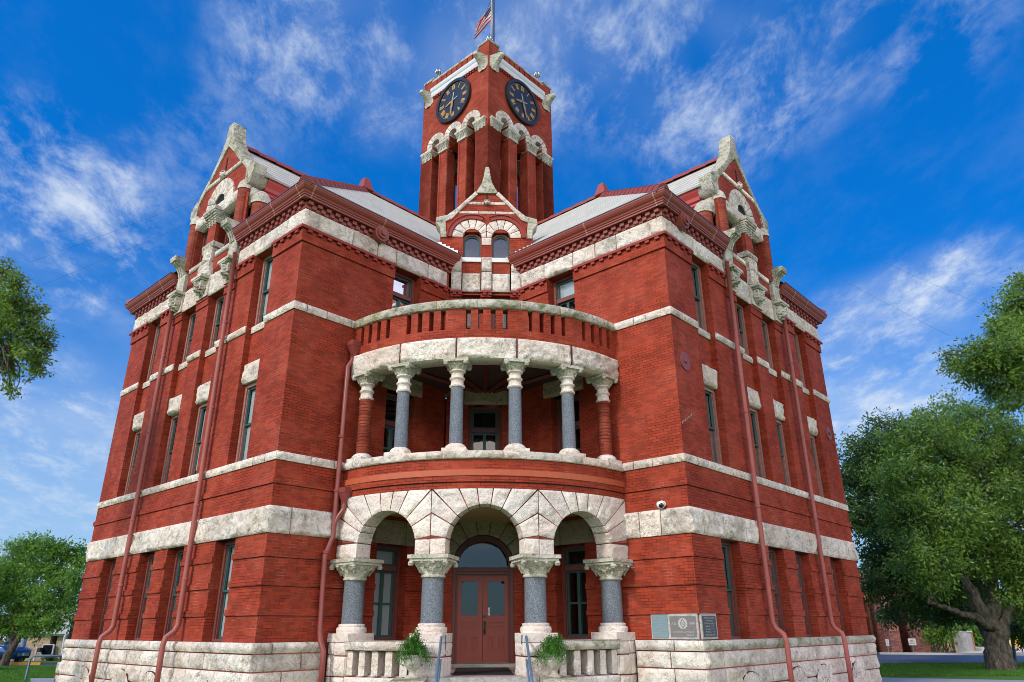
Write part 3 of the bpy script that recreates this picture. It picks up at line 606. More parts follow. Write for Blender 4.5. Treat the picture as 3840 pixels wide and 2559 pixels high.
    for sg in (1, -1):
        s.box(fs(sg), 7.5, A-.5, 11.2, 12.15, -.1, .0, 'pale_cladding'); s.box(fs(sg), 7.5, A-.5, 12.15, 12.98, -.1, .03, 'red_panel')
        s.prism(fs(sg), [(0, 12.95), (.06, 12.95), (.06, 13.05), (.12, 13.08), (.14, 13.2), (.24, 13.34), (.28, 13.46), (.30, 13.50), (0, 13.50)], 7.5, A-.5, 'red_panel'); s.box(fs(sg), 7.5, A-.5, 12.15, 12.22, .03, .07, 'red_panel'); s.done('cheek_wall', D, False)
    s = MB()
    for sg in (1, -1):
        p = wab(np.array([A-.35, A-.35, 6.8, 6.8]), np.array([sg*2.17, 0, 0, sg*2.17]), np.array([13.5, 15.62, 15.62, 13.5]), sw); q = p-np.array([0, 0, .08])
        s.add(np.concatenate([p, q]), [[0, 1, 2, 3], [4, 5, 6, 7], [0, 1, 5, 4], [1, 2, 6, 5], [2, 3, 7, 6], [3, 0, 4, 7]], 'slate', [[(A, 0), (A, 3.03), (6.8, 3.03), (6.8, 0)]]*2+[[(0, 0)]*4]*4)
    s.build('dormer_roof', D)
    rc = MB(); ridge(rc, wab(A-.3, 0, 15.66, sw), wab(7.3, 0, 15.66, sw)); rc.build('ridge_cap', D)
    # --- main roof
    s = MB(); e, ze, zr, ar = .30, 11.27, 16.42, 6.72
    def tri(pts, uv): s.add(np.array([wab(*p, sw) for p in pts]).reshape(-1, 3), [list(range(len(pts)))], 'slate', [uv])
    sl_ = math.hypot(W+e, zr-ze)
    for sg in (1, -1): tri([(A+e, sg*(W+e), ze), (ar, 0, zr), (0, 0, zr), (W+e if sg > 0 else -W, sg*(W+e), ze)], [(A+e, 0), (ar, sl_), (0, sl_), (W, 0)])
    an = A-.55; zn = ze+(A+e-an)*(zr-ze)/(A+e-ar)
    tri([(A+e, W+e, ze), (ar, 0, zr), (an, 1.95, zn), (A+e, 1.95, ze)], [(W, 0), (0, sl_), (1.95, 1.1), (1.95, 0)]); tri([(A+e, -W-e, ze), (ar, 0, zr), (an, -1.95, zn), (A+e, -1.95, ze)], [(-W, 0), (0, sl_), (-1.95, 1.1), (-1.95, 0)]); tri([(ar, 0, zr), (an, 1.95, zn), (an, -1.95, zn)], [(0, sl_), (1.95, 1.1), (-1.95, 1.1)])
    ro = s.build('roof', CH)
    rc = MB()
    for p0, p1 in (((ar, 0, zr), (0, 0, zr)), ((ar, 0, zr), (A+e, W+e, ze+.02)), ((ar, 0, zr), (A+e, -W-e, ze+.02))): ridge(rc, wab(*p0, sw), wab(*p1, sw))
    rc.build('ridge_cap', ro)
    fm = MB(); c = wab(ar, 0, zr, sw); fm.lathe([(.36, -.05), (.30, .10), (.17, .48), (.15, .50), (.01, .52)], 'red_ridge', 4, tuple(c)); fm.build('ridge_finial', ro)
    # --- downpipes of the end wall
    for b, top in ((2.05, 10.55), (-1.95, 10.55)):
        m = MB(); m.tube([P(fe, b, z, d) for z, d in ((top, .17), (8.5, .16), (4., .15), (.55, .15), (.36, .15), (.22, .22), (.08, .40), (-.08, .44), (-.4, .44), (G, .44))], .066, 'pipe_pink', 12)
        for z in (8.3, 5.8, 3.2, 1.4): m.tube([P(fe, b, z, .15), P(fe, b, z+.05, .15)], .078, 'pipe_pink', 12)
        m.build('downpipe', CH, True)
    return wall
def ridge(mb, p0, p1, w=.17, mat='red_ridge'):
    p0, p1 = np.array(p0, float).reshape(3), np.array(p1, float).reshape(3); t = p1-p0; L = np.linalg.norm(t); t = t/L; sdn = np.cross(t, (0, 0, 1)); sdn = sdn/np.linalg.norm(sdn); up = np.cross(sdn, t); n = max(2, int(L/.62))
    for i in range(n):
        vs = []
        for k, (sc_, lift) in enumerate(((1.0, .02), (1.16, .05))):
            c = p0+t*L*(i+k)/n
            vs += [c-sdn*w*sc_-up*(.10), c-sdn*w*.5*sc_+up*(.05+lift), c+up*(.085+lift), c+sdn*w*.5*sc_+up*(.05+lift), c+sdn*w*sc_-up*(.10)]
        mb.add(vs, [[q, q+1, q+6, q+5] for q in range(4)]+[[0, 1, 2, 3, 4], [5, 6, 7, 8, 9]], mat)
for sw in (False, True): build_arm(sw)
# ------------------------------------------------------------------ corner bay between the wings (door wall, upper windows, gablet)
def text(name, s, size, f, u, z, d, mat, parent, xdir=1, align='CENTER', flip=1, rot=0., ext=.002):
    cu = bpy.data.curves.new(name, 'FONT'); cu.body = s; cu.size = size; cu.align_x = align; cu.align_y = 'CENTER'; cu.extrude = ext; cu.resolution_u = 2; cu.materials.append(MATS[mat])
    o = bpy.data.objects.new(name, cu); COL.objects.link(o)
    p = P(f, u, z, d); x = P(f, u+.01*xdir, z, d)-p; x = x/np.linalg.norm(x); y = np.array([0, 0, 1.]); n = np.cross(x, y); x = x*flip
    c, s_ = math.cos(rot), math.sin(rot); x2, y2 = x*c+y*s_, -x*s_+y*c
    M = Matrix(((x2[0], y2[0], n[0], p[0]), (x2[1], y2[1], n[1], p[1]), (x2[2], y2[2], n[2], p[2]), (0, 0, 0, 1)))
    me = bpy.data.meshes.new_from_object(o); bpy.data.objects.remove(o); o = bpy.data.objects.new(name, me); COL.objects.link(o)
    o.parent = parent; o.matrix_parent_inverse = Matrix.Translation(-world_loc(parent)); o.matrix_basis = M
    return o
def arch_window(f, uc, hw, z0, zs, d, parent):
    out = [(uc-hw, z0), (uc+hw, z0)]+[(uc+x, zs+y) for x, y in arc(hw, 0, PI, 12)]; inn = lambda k: [(uc-hw+k, z0+k), (uc+hw-k, z0+k)]+[(uc+x, zs+y) for x, y in arc(hw-k, 0, PI, 12)]
    def ring(mb, p, q, d0, d1, mat):
        n = len(p)
        for i in range(n):
            j = (i+1) % n; mb.poly(f, [p[i], p[j], q[j], q[i]], d0, d1, mat)
    mb = MB(); ring(mb, [(uc-hw-.06, z0-.03), (uc+hw+.06, z0-.03)]+[(uc+x, zs+y) for x, y in arc(hw+.06, 0, PI, 12)], inn(.0), d-.1, d+.04, 'casing'); w = mb.build('window', parent)
    m = MB(); ring(m, inn(.0), inn(.05), d-.07, d, 'teal'); m.build('sash', w)
    g = MB(); pp = np.array(inn(.05)); g.add(P(f, pp[:, 0], pp[:, 1], 0*pp[:, 0]+d-.04), [list(range(len(pp)))], 'glass_sky'); g.build('pane', w)
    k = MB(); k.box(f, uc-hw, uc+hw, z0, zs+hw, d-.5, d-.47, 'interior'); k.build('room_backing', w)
def build_corner():
    wall = empty('corner_wall', (0, YC, -.72), CH); f = f_cor; q = 1.108
    m = MB(); w3 = [(-.76, -.17), (.17, .76)]
    m.panel(f, -q-.02, q+.02, -.75, 9.99, [(-.83, .83, -.72, 2.66), (-.49, .49, 3.95, 6.37)]+[(a, b, S2T, 9.95) for a, b in w3], 0, .45, 'brick')
    for z in (J3, J2, J1): m.box(f, -q, -.86, z, z+.135, 0, .03, 'brick'); m.box(f, .86, q, z, z+.135, 0, .03, 'brick')
    for (a, b) in ((-q, -.76), (-.17, .17), (.76, q)):
        m.box(f, a, b, 9.86, 10.07, .0, .06, 'brick'); m.box(f, a-.02, b+.02, 10.0, 10.07, .06, .12, 'brick_plain')
        for k in range(2): u = a+(b-a)*(.22+.5*k); m.box(f, u, u+.1, 9.92, 9.99, .06, .11, 'brick_plain')
    for (a, b) in w3: m.box(f, a, b, 10.72, 11.10, -.4, .0, 'brick')
    m.build('brickwork', wall)
    s = MB()
    for (a, b) in ((-1.11, -.77), (-.16, .18), (.78, 1.12)):
        for (z0, z1) in ((10.07, 10.74), (10.75, 11.27)): s.rock(f, lambda S, T, a=a, b=b, z0=z0, z1=z1: (a+(b-a)*S, z0+(z1-z0)*T), b-a, z1-z0, -.3, .06, .09, .03, 'stone')
        s.done('stone_pier', wall)
    for (a, b) in w3: s.rock(f, lambda S, T, a=a, b=b: (a+(b-a)*S, 10.06+.66*T), b-a, .66, -.45, -.01, .10, .03, 'stone'); s.done('stone_panel', wall); s.box(f, a-.01, b+.01, 11.10, 11.25, -.3, .05, 'white_paint'); s.done('window_sill', wall, False)
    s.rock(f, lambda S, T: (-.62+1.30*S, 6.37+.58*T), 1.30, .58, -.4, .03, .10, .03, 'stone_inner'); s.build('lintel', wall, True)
    g = MB(); cz = 1.80
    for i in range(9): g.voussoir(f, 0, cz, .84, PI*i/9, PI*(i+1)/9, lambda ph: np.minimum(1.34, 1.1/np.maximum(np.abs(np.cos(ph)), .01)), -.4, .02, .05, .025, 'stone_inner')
    g.build('door_arch', wall, True)
    for (a, b) in w3: window(f, a, b, S2T, 9.96, -.2, blind=0.)
    w2 = window(f, -.49, .49, 3.95, 6.37, -.28, trans=5.66, blind=0., gl='glass')
    pp = MB(); pp.box(f, -.36, -.06, 3.98, 4.62, -.43, -.42, 'paper'); pp.box(f, .06, .36, 3.98, 4.56, -.43, -.42, 'paper'); pp.build('paper_sheet', w2)
    text('lettering', 'DO', .24, f, -.2, 4.47, -.405, 'ink', w2, flip=-1); text('lettering', 'NOT', .20, f, -.2, 4.27, -.405, 'ink', w2, flip=-1)
    # gablet
    D = empty('gablet', (DX, YC, 10.), CH); m = MB(); ft = lambda u, z, d: f_cor(u, z, d)
    cs = (-.465, .465)
    xs = [(-1.5, -.755), (-.175, .175), (.755, 1.5)]
    for (a, b) in xs: m.quad(f, [(a, 11.2, .01), (b, 11.2, .01), (b, 12.2, .01), (a, 12.2, .01)], 'brick')
    m.poly(f, [(-1.5, 12.2), (1.5, 12.2), (1.5, 12.5), (1.15, 12.72), (.3, 13.72), (-.3, 13.72), (-1.15, 12.72), (-1.5, 12.5)], -.4, .01, 'brick')
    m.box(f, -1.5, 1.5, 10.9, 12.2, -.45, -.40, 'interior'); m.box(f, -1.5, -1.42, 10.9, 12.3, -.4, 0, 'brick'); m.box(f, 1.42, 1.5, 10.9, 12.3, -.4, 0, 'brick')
    m.box(f, -.02, .02, 13.37, 13.72, .01, .03, 'dark')
    m.build('gable_wall', D)
    s = MB(); h = MB()
    for sg, c in zip((-1, 1), cs):
        bd = lambda ph, sg=sg: np.where(np.cos(ph)*(-sg) > .02, np.minimum(.665, .462/np.maximum(np.cos(ph)*(-sg), .02)), .665)
        for i in range(7): s.voussoir(f, c, 12.0, .30, PI*i/7, PI*(i+1)/7, bd, -.25, .03, .05, .02, 'stone_arcade')
        pts = arc(.67, 0, PI, 20); pt2 = arc(.80, 0, PI, 20)
        for i in range(20):
            quad = [(c+pts[i][0], 12+pts[i][1]), (c+pt2[i][0], 12+pt2[i][1]), (c+pt2[i+1][0], 12+pt2[i+1][1]), (c+pts[i+1][0], 12+pts[i+1][1])]
            if all(p[0]*sg > .0 for p in quad): h.poly(f, quad, .0, .075, 'brick_plain'); h.poly(f, [quad[1], (quad[1][0]*1.0+pts[i][0]*.05, quad[1][1]+pts[i][1]*.05), (quad[2][0]+pts[i+1][0]*.05, quad[2][1]+pts[i+1][1]*.05), quad[2]], .0, .11, 'brick_plain')
        arch_window(f, c, .27, 11.26, 11.86, -.14, D); h.done('hood_mould', D, False)
    s.rock(f, lambda S, T: (-.165+.33*S, 11.72+.28*T), .33, .28, -.2, .03, .05, .02, 'stone_arcade')
    s.build('arch', D, True)
    s = MB(); s.rockrow(f, -.62, .62, 13.23, 13.35, -.1, .02, .03, .01, 'stone', (.4, .45)); s.rockrow(f, -.92, .92, 12.88, 12.99, -.1, .02, .03, .01, 'stone', (.5, .65)); lion(s, f, 0, 13.29, .03, .07, 'stone'); s.build('string_course', D, True)
    s = MB()
    for sg in (-1, 1):
        for k, (p0, p1, p2, p3) in enumerate([((1.48, 11.98), (1.50, 12.30), (1.32, 12.30), (1.28, 11.98)), ((1.50, 12.30), (1.66, 12.52), (1.34, 12.56), (1.32, 12.30)), ((1.66, 12.52), (1.64, 12.70), (1.30, 12.66), (1.34, 12.56)), ((1.64, 12.70), (1.28, 12.80), (1.14, 12.66), (1.34, 12.56)),
                                                  ((1.28, 12.80), (.98, 13.06), (.90, 12.96), (1.14, 12.66)), ((.98, 13.06), (.66, 13.42), (.58, 13.32), (.90, 12.96)), ((.66, 13.42), (.38, 13.72), (.30, 13.62), (.58, 13.32))]):
            s.rock(f, lambda S, T, p=(p0, p1, p2, p3): (sg*((p[0][0]*(1-S)+p[1][0]*S)*(1-T)+(p[3][0]*(1-S)+p[2][0]*S)*T), (p[0][1]*(1-S)+p[1][1]*S)*(1-T)+(p[3][1]*(1-S)+p[2][1]*S)*T), .4, .16, -.45, .06, .04, .025, 'stone' if k > 3 else 'stone_mossy', gap=.001)
        s.done('coping', D)
    s = MB(); pr = [(.37, 13.66), (.27, 13.84), (.17, 14.05), (.115, 14.3), (.085, 14.55), (.05, 14.68)]
    for (w0, z0), (w1, z1) in zip(pr, pr[1:]): s.rock(f, lambda S, T, w0=w0, w1=w1, z0=z0, z1=z1: ((w0+(w1-w0)*T)*(2*S-1), z0+(z1-z0)*T), w0*2, z1-z0, -.3, .08, .04, .04, 'stone_mossy', gap=.001, step=.04)
    s.build('finial', D, True)
    s = MB()
    for sg in (-1, 1):
        for k in range(5): x = sg*(1.50-.13*k); s.box(f, x-.065, x+.065, 11.62-.07*k, 11.79-.07*k, .01, .035, 'white_paint')
    s.build('flashing', D)
    s = MB()
    for sg in (-1, 1):
        p = [f_cor(sg*1.5, 12.6, -.1), f_cor(0, 13.75, -.1), f_cor(0, 13.75, -5.), f_cor(sg*1.5, 12.6, -5.)]; s.add(np.array(p), [[0, 1, 2, 3]], 'slate', [[(0, 0), (0, 1.9), (5, 1.9), (5, 0)]])
    s.build('gablet_roof', D)
    # door
    E = MB(); hw = .83
    for r0, r1, d0, d1, mt in ((.74, .83, -.3, -.06, 'door_trim'), (.69, .74, -.3, -.12, 'door_trim')):
        a, b = arc(r0, 0, PI, 20), arc(r1, 0, PI, 20)
        for i in range(20): E.poly(f, [(a[i][0], 1.80+a[i][1]), (b[i][0], 1.80+b[i][1]), (b[i+1][0], 1.80+b[i+1][1]), (a[i+1][0], 1.80+a[i+1][1])], d0, d1, mt)
        for sg in (-1, 1): E.box(f, *sorted((sg*r0, sg*r1)), -.6, 1.80, d0, d1, mt)
    E.box(f, -.69, .69, 1.62, 1.80, -.3, -.10, 'door_trim'); E.box(f, -.69, .69, 1.69, 1.74, -.10, -.06, 'door_trim'); E.box(f, -.69, .69, 1.58, 1.62, -.3, -.14, 'door_trim')
    d = E.build('entrance_door', CH)
    m = MB(); p = np.array([(-.69, 1.80)]+[(-x, 1.80+y) for x, y in arc(.69, 0, PI, 20)]); m.add(P(f, p[:, 0], p[:, 1], 0*p[:, 0]-.2), [list(range(len(p)))], 'glass'); m.build('fanlight_pane', d)
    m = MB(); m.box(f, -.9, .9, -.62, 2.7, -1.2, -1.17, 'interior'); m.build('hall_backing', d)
    for sg in (-1, 1):
        x0, x1 = (-.69, -.005) if sg < 0 else (.005, .69); m = MB(); wx0, wx1 = (x0+.11, x1-.13) if sg < 0 else (x0+.13, x1-.11)
        zs = -.585; wz0, wz1 = .57, 1.44
        m.box(f, x0, wx0, zs, 1.58, -.24, -.18, 'door_paint'); m.box(f, wx1, x1, zs, 1.58, -.24, -.18, 'door_paint'); m.box(f, wx0, wx1, wz1, 1.58, -.24, -.18, 'door_paint'); m.box(f, wx0, wx1, zs, wz0, -.24, -.19, 'door_paint')
        mw = (wx0+wx1)/2
        for (a, b, p, q) in ((wx0-.01, wx1+.01, .24, .42), (wx0-.01, mw-.07, -.30, .06), (mw+.07, wx1+.01, -.30, .06)):
            for (aa, bb, pp_, qq) in ((a, b, p, p+.025), (a, b, q-.025, q), (a, a+.025, p+.025, q-.025), (b-.025, b, p+.025, q-.025)): m.box(f, aa, bb, pp_, qq, -.19, -.158, 'door_paint')
            m.box(f, a+.055, b-.055, p+.055, q-.055, -.19, -.166, 'door_paint')
        lf = m.build('door_leaf', d)
    m = MB()
    for (a, b) in ((-.58, -.135), (.135, .58)): m.quad(f, [(a, .57, -.21), (b, .57, -.21), (b, 1.44, -.21), (a, 1.44, -.21)], 'glass')
    m.build('door_pane', d)
    m = MB(); hx = .055; m.box(f, hx-.03, hx+.03, .12, .44, -.18, -.165, 'brass'); m.tube([f(hx, .40, -.165), f(hx, .38, -.10), f(hx, .22, -.09), f(hx, .15, -.165)], .014, 'brass'); m.lathe([(.001, 0), (.03, 0), (.03, .02)], 'brass', 12, tuple(f(hx, .1, -.165))); m.tube([f(hx, .55, -.18), f(hx, .55, -.14)], .033, 'brass', 12); m.build('door_handle', d)
    m = MB(); m.box(f, .14, .195, .575, .77, -.205, -.20, 'white_paint'); m.build('push_plate', d); text('lettering', 'PUSH', .055, f, .168, .672, -.197, 'ink', d, rot=-PI/2)
    m = MB(); m.box(f, -.95, .95, -.715, -.60, -.3, .10, 'concrete'); m.build('door_sill', d)
build_corner()

# ------------------------------------------------------------------ two-storey curved porch
TH = .822                                                               # the cylinder meets the wings at this angle
def sector(mb, z0, z1, r, mat, r_in=None, n=32):
    pts = [(DX+r*math.sin(t), PY-r*math.cos(t)) for t in np.linspace(-TH-.03, TH+.03, n+1)]+[(1.3+DX, YC+.3), (-1.3+DX, YC+.3)]
    m = len(pts); v = [(x, y, z) for z in (z0, z1) for x, y in pts]
    mb.add(v, [list(range(m)), [m+i for i in range(m)]]+[[i, (i+1) % m, m+(i+1) % m, m+i] for i in range(m)], mat)
def bell(mb, r0, r1, z0, z1, mat, n=48, m=14, lobes=8, carve=.085):     # carved capital: round necking to square abacus
    vs = []
    for k in range(m+1):
        t = k/m; r = r0+(r1-r0)*t**1.7; e = t**1.5
        for i in range(n):
            a = 2*PI*i/n; sq = 1/max(abs(math.cos(a)), abs(math.sin(a))); cv = 1+carve*math.sin(lobes*a)*math.sin(PI*min(1, t*1.15))*(1 if t < .55 else -1)+carve*.9*abs(math.sin(lobes*1.5*a+6*t))*math.sin(PI*t)
            rr = r*((1-e)+e*min(sq, 1.30))*cv; vs.append((rr*math.cos(a), rr*math.sin(a), z0+(z1-z0)*t))
    mb.add(vs, [[k*n+i, k*n+(i+1) % n, (k+1)*n+(i+1) % n, (k+1)*n+i] for k in range(m) for i in range(n)]+[[m*n+i for i in range(n)]], mat)
    for qx in (-1, 1):
        for qy in (-1, 1):
            c = (qx*r1*.98, qy*r1*.98, z1-(z1-z0)*.16)
            mb.lathe([(.001, -.05), (.05, -.045), (.07, 0), (.05, .045), (.001, .05)], mat, 10, c)
            for k in range(6):
                t = .25+.6*k/6; r = (r0+(r1-r0)*t**1.7)*1.2; mb.lathe([(.001, -.03), (.03, 0), (.001, .03)], mat, 6, (qx*r*.74, qy*r*.74, z0+(z1-z0)*t))
def column(th, rc, spec, name='porch_column', rough=False):
    lower = spec == 'low'; x, y = DX+rc*math.sin(th), PY-rc*math.cos(th); zb = -.02 if lower else 3.92
    o = empty(name, (x, y, zb), CH); L = []
    def part(nm, fn, smooth=True):
        m = MB(); fn(m); ob = m.build(nm, None, smooth); ob.location = (0, 0, 0); ob.parent = o; ob.rotation_euler = (0, 0, th); L.append(ob)
    if lower:
        r = .245
        part('plinth', lambda m: m.box(f_xyz, -.37, .37, 0, .18, -.37, .37, 'stone_arcade'), False)
        part('base', lambda m: m.lathe([(.33, .18), (.345, .22), (.345, .28), (.32, .31), (.285, .315), (.30, .33), (.30, .37), (.27, .38), (.24, .385)], 'stone_arcade', 28))
        part('shaft', lambda m: m.lathe([(r, .37), (r*.985, 1.33)], 'granite', 32))
        def cp(m):
            m.lathe([(.24, 1.32), (.275, 1.335), (.28, 1.36), (.265, 1.385), (.25, 1.39)], 'stone_carved', 28); bell(m, .25, .405, 1.38, 1.66, 'stone_carved'); m.box(f_xyz, -.43, .43, 1.66, 1.72, -.42, .42, 'stone_carved'); m.box(f_xyz, -.47, .47, 1.72, 1.80, -.45, .45, 'stone_carved')
            for yy in (-.44,):
                for xx in (-.38, -.13, .13, .38): m.lathe([(.001, -.05), (.05, 0), (.001, .05)], 'stone_carved', 10, (xx, yy, 1.62))
        part('capital', cp, False)
    else:
        r = .158; z = lambda q: q-3.92
        part('plinth', lambda m: m.box(f_xyz, -.29, .29, 0., z(4.17), -.27, .27, 'stone_arcade'), False)
        part('base', lambda m: m.lathe([(.25, z(4.17)), (.262, z(4.20)), (.25, z(4.235)), (.22, z(4.245)), (.225, z(4.265)), (.20, z(4.28)), (.17, z(4.30))], 'stone_arcade', 24))
        part('shaft', lambda m: m.lathe([(r*1.03, z(4.29)), (r*.97, z(5.72))] if not rough else [q for k in range(17) for q in ((r*.99, z(4.29)+.084*k), (r*random.uniform(1.02, 1.10), z(4.29)+.084*k+.02), (r*random.uniform(1.02, 1.10), z(4.29)+.084*k+.072))], 'brick_rough' if rough else 'granite', 24), not rough)
        part('neck', lambda m: m.lathe([(r, z(5.71)), (r+.03, z(5.725)), (r+.03, z(5.755)), (r, z(5.77)), (r*.97, z(5.90)), (r+.03, z(5.915)), (r+.03, z(5.945)), (r*.95, z(5.96)), (r*.95, z(6.09)), (r+.04, z(6.10)), (r+.04, z(6.13)), (r, z(6.14))], 'stone_arcade', 24))
        def cp(m): bell(m, .165, .25, z(6.12), z(6.32), 'stone_carved', 40, 10, 8, .07); m.box(f_xyz, -.31, .31, z(6.31), z(6.385), -.30, .30, 'stone_carved')
        part('capital', cp, False)
    return o
def build_porch():
    f = f_por; U = PR*TH
    pm = empty('porch_masonry', (DX, PY-PR, G), CH)
    # steps and floor
    m = MB(); sector(m, G, -.68, PR-.1, 'porch_tile'); m.build('porch_floor', pm)
    # pedestals and balustrades
    for t in (-.257, .257, -.742, .742):
        s = MB(); w = .36 if abs(t) < .5 else .30; rc = PR-.30
        g = lambda u, z, d, t=t: np.stack(np.broadcast_arrays(DX+(rc+d)*math.sin(t)+u*math.cos(t), PY-(rc+d)*math.cos(t)+u*math.sin(t), z), -1)
        g2 = lambda u, z, d, t=t: np.stack(np.broadcast_arrays(DX+(rc-u)*math.sin(t)+np.sign(-t)*(w+d)*math.cos(t), PY-(rc-u)*math.cos(t)+np.sign(-t)*(w+d)*math.sin(t), z), -1)
        s.box(g, -w+.01, w-.01, G, -.025, -.36, .355, 'mortar')
        for z0, z1 in ((-.30, -.02), (-.72, -.305), (-1.1, -.725), (G, -1.105)):
            s.rock(g, lambda S, T, z0=z0, z1=z1: (-w+2*w*S, z0+(z1-z0)*T), 2*w, z1-z0, .1, .36, .06, .02, 'stone_arcade'); s.rock(g2, lambda S, T, z0=z0, z1=z1: (-.36+.72*S, z0+(z1-z0)*T), .72, z1-z0, -.1, .0, .05, .02, 'stone_arcade')
        s.build('pedestal', CH, True)
    for sg in (-1, 1):
        b = empty('balustrade', (DX+sg*2.3, -12., -.7), CH); s = MB(); u0, u1 = 1.60, 3.28
        fr = lambda u, z, d, sg=sg: f_por(sg*u, z, d)
        s.rock(fr, lambda S, T: (u0+(u1-u0)*S, -.19+.20*T), u1-u0, .2, -.45, .10, .07, .035, 'stone_mossy' if sg > 0 else 'stone', marg=.07); s.box(fr, u0, u1, .0, .012, -.45, .11, 'stone_mossy' if sg > 0 else 'stone', 8); s.build('rail', b, True)
        for k in range(5):
            s = MB(); uc = u0+.13+(u1-u0-.26)*k/4; s.rock(fr, lambda S, T: (uc-.095+.19*S, -.70+.51*T), .19, .51, -.30, .02, .03, .02, 'stone_arcade', marg=.03); s.build('baluster', b, True)
        s = MB(); s.rock(fr, lambda S, T: (u0+(u1-u0)*S, -1.0+.29*T), u1-u0, .29, -.45, .04, .05, .02, 'stone_arcade'); s.rock(fr, lambda S, T: (u0+(u1-u0)*S, G+.44*T), u1-u0, .44, -.45, .04, .05, .02, 'stone_arcade'); s.build('plinth_course', b, True)
    for sg in (-1, 1):                                                   # narrow stone pilaster where the porch meets the base of each wing
        s = MB(); fr = lambda u, z, d, sg=sg: f_por(sg*u, z, d)
        for z0, z1 in ((-.28, -.02), (-.72, -.285), (-1.1, -.725), (G, -1.105)): s.rock(fr, lambda S, T, z0=z0, z1=z1: (3.62+.22*S, z0+(z1-z0)*T), .22, z1-z0, -.3, .10, .03, .02, 'stone_arcade')
        s.build('pilaster', CH, True)
    # arcade
    s = MB(); zc = 1.99; top = 3.23
    for uc, hw, r0 in ((0, 1.23, .87), (-2.39, 1.16, .80), (2.39, 1.16, .80)):
        lo = -1.54 if uc < 0 else -hw; hi = 1.54 if uc > 0 else hw
        def bd(ph):
            c, s_ = np.cos(ph), np.sin(ph); r = np.full_like(ph, 9.)
            r = np.where(c > 1e-4, np.minimum(r, hi/np.maximum(c, 1e-4)), r); r = np.where(c < -1e-4, np.minimum(r, lo/np.minimum(c, -1e-4)), r)
            return np.minimum(r, (top-zc)/np.maximum(s_, 1e-3))
        aR, aL = math.atan2(top-zc, hi), PI-math.atan2(top-zc, -lo)
        cuts = [.16, (.16+aR)/2+.05, aR, aR+(PI/2-.15-aR)*.52, PI/2-.15, PI/2+.15, aL-(aL-PI/2-.15)*.52, aL, PI-(.16+PI-aL)/2-.05, PI-.16]
        for a, b in zip(cuts, cuts[1:]): s.voussoir(f, uc, zc, r0, a, b, bd, -.42, .02, .055, .03, 'stone_arcade', gap=.012)
        for sg, ex in ((1, hi), (-1, -lo)):
            zz = zc+r0*math.sin(.16); s.rock(f, lambda S, T, sg=sg, ex=ex: (uc+sg*(r0+(ex-r0)*S), 1.79+(zz-1.79)*T), ex-r0, zz-1.79, -.42, .02, .05, .025, 'stone_arcade', gap=.008)
        n = 24                                                           # mortar lining and smooth soffit ring
        for i in range(n):
            a, b = PI*i/n, PI*(i+1)/n; p = lambda an, r: (uc+r*math.cos(an), zc+r*math.sin(an)); s.poly(f, [p(a, r0+.035), p(b, r0+.035), p(b, float(bd(np.array([b]))[0])), p(a, float(bd(np.array([a]))[0]))], -.40, .012, 'mortar')
        for sg, ex in ((1, hi), (-1, -lo)): s.box(f, *sorted((uc+sg*(r0+.035), uc+sg*ex)), 1.80, zc, -.40, .012, 'mortar', 3)
    s.build('arcade', pm, True)
    s = MB()                                                            # brick drum between arcade and gallery sill
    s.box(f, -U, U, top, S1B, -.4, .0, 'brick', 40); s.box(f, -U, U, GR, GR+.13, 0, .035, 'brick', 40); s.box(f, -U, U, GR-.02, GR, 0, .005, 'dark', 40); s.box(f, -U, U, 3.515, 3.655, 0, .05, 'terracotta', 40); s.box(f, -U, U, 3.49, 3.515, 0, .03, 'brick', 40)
    s.build('drum', pm)
    s = MB(); cuts = [-U, -3.3, -2.42, -1.86, -.98, -.42, .42, .98, 1.86, 2.42, 3.3, U]
    s.rockrow(f, -U, U, S1B, 4.10, -.5, .06, .06, .025, 'stone', cuts=cuts); s.box(f, -U, U, S1B, 4.095, -.5, .05, 'stone', 40); s.build('gallery_sill', pm, True)
    s = MB(); cu = [-U, -2.22, -.745, .745, 2.22, U]
    s.rockrow(f, -U, U, 6.385, 6.94, -.5, .02, .10, .035, 'stone', cuts=cu, gap=.012); s.box(f, -U, U, 6.387, 6.935, -.48, .01, 'stone_smooth', 40)
    for c in cu[1:-1]: s.box(f, c-.014, c+.014, 6.386, 6.94, .0, .05, 'mortar')
    s.build('entablature', pm, True)
    s = MB(); s.box(f, -U, U, 6.94, 7.17, -.3, .0, 'brick', 48); slots = sorted([(k-2)*1.57+q for k in range(5) for q in (-.465, -.155, .155, .465)]); e = [-U]
    for q in slots: e += [q-.062, q+.062]
    e.append(U)
    for a, b in zip(e[::2], e[1::2]): s.box(f, a, b, 7.17, 7.735, -.3, .0, 'brick', 2)
    s.build('balcony_parapet', pm)
    s = MB(); s.rockrow(f, -U, U, 7.73, 7.97, -.36, .05, .08, .03, 'stone_mossy', (.95, 1.4)); s.box(f, -U, U, 7.735, 7.965, -.35, .04, 'stone_mossy', 40); s.build('coping', pm, True)
    s = MB(); sector(s, 2.98, 3.2, PR-.35, 'soffit'); s.build('porch_ceiling', pm)
    s = MB(); sector(s, 3.72, 3.95, PR-.35, 'concrete'); s.build('gallery_floor', pm)
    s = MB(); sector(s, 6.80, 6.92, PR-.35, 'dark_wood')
    for k in range(-2, 3):
        t = k*.33; s.tube([(DX+.4*math.sin(t), YC-.1, 6.76), (DX+(PR-.5)*math.sin(t), PY-(PR-.5)*math.cos(t), 6.76)], .07, 'door_trim', 4)
    s.build('gallery_ceiling', pm)
    for t in (-.742, -.257, .257, .742): column(t, PR-.30, 'low')
    for t in (-.465, -.155, .155, .465): column(t, PR-.22, 'up')
    for t in (-.735, .735): column(t, PR-.22, 'up', 'engaged_column', True)
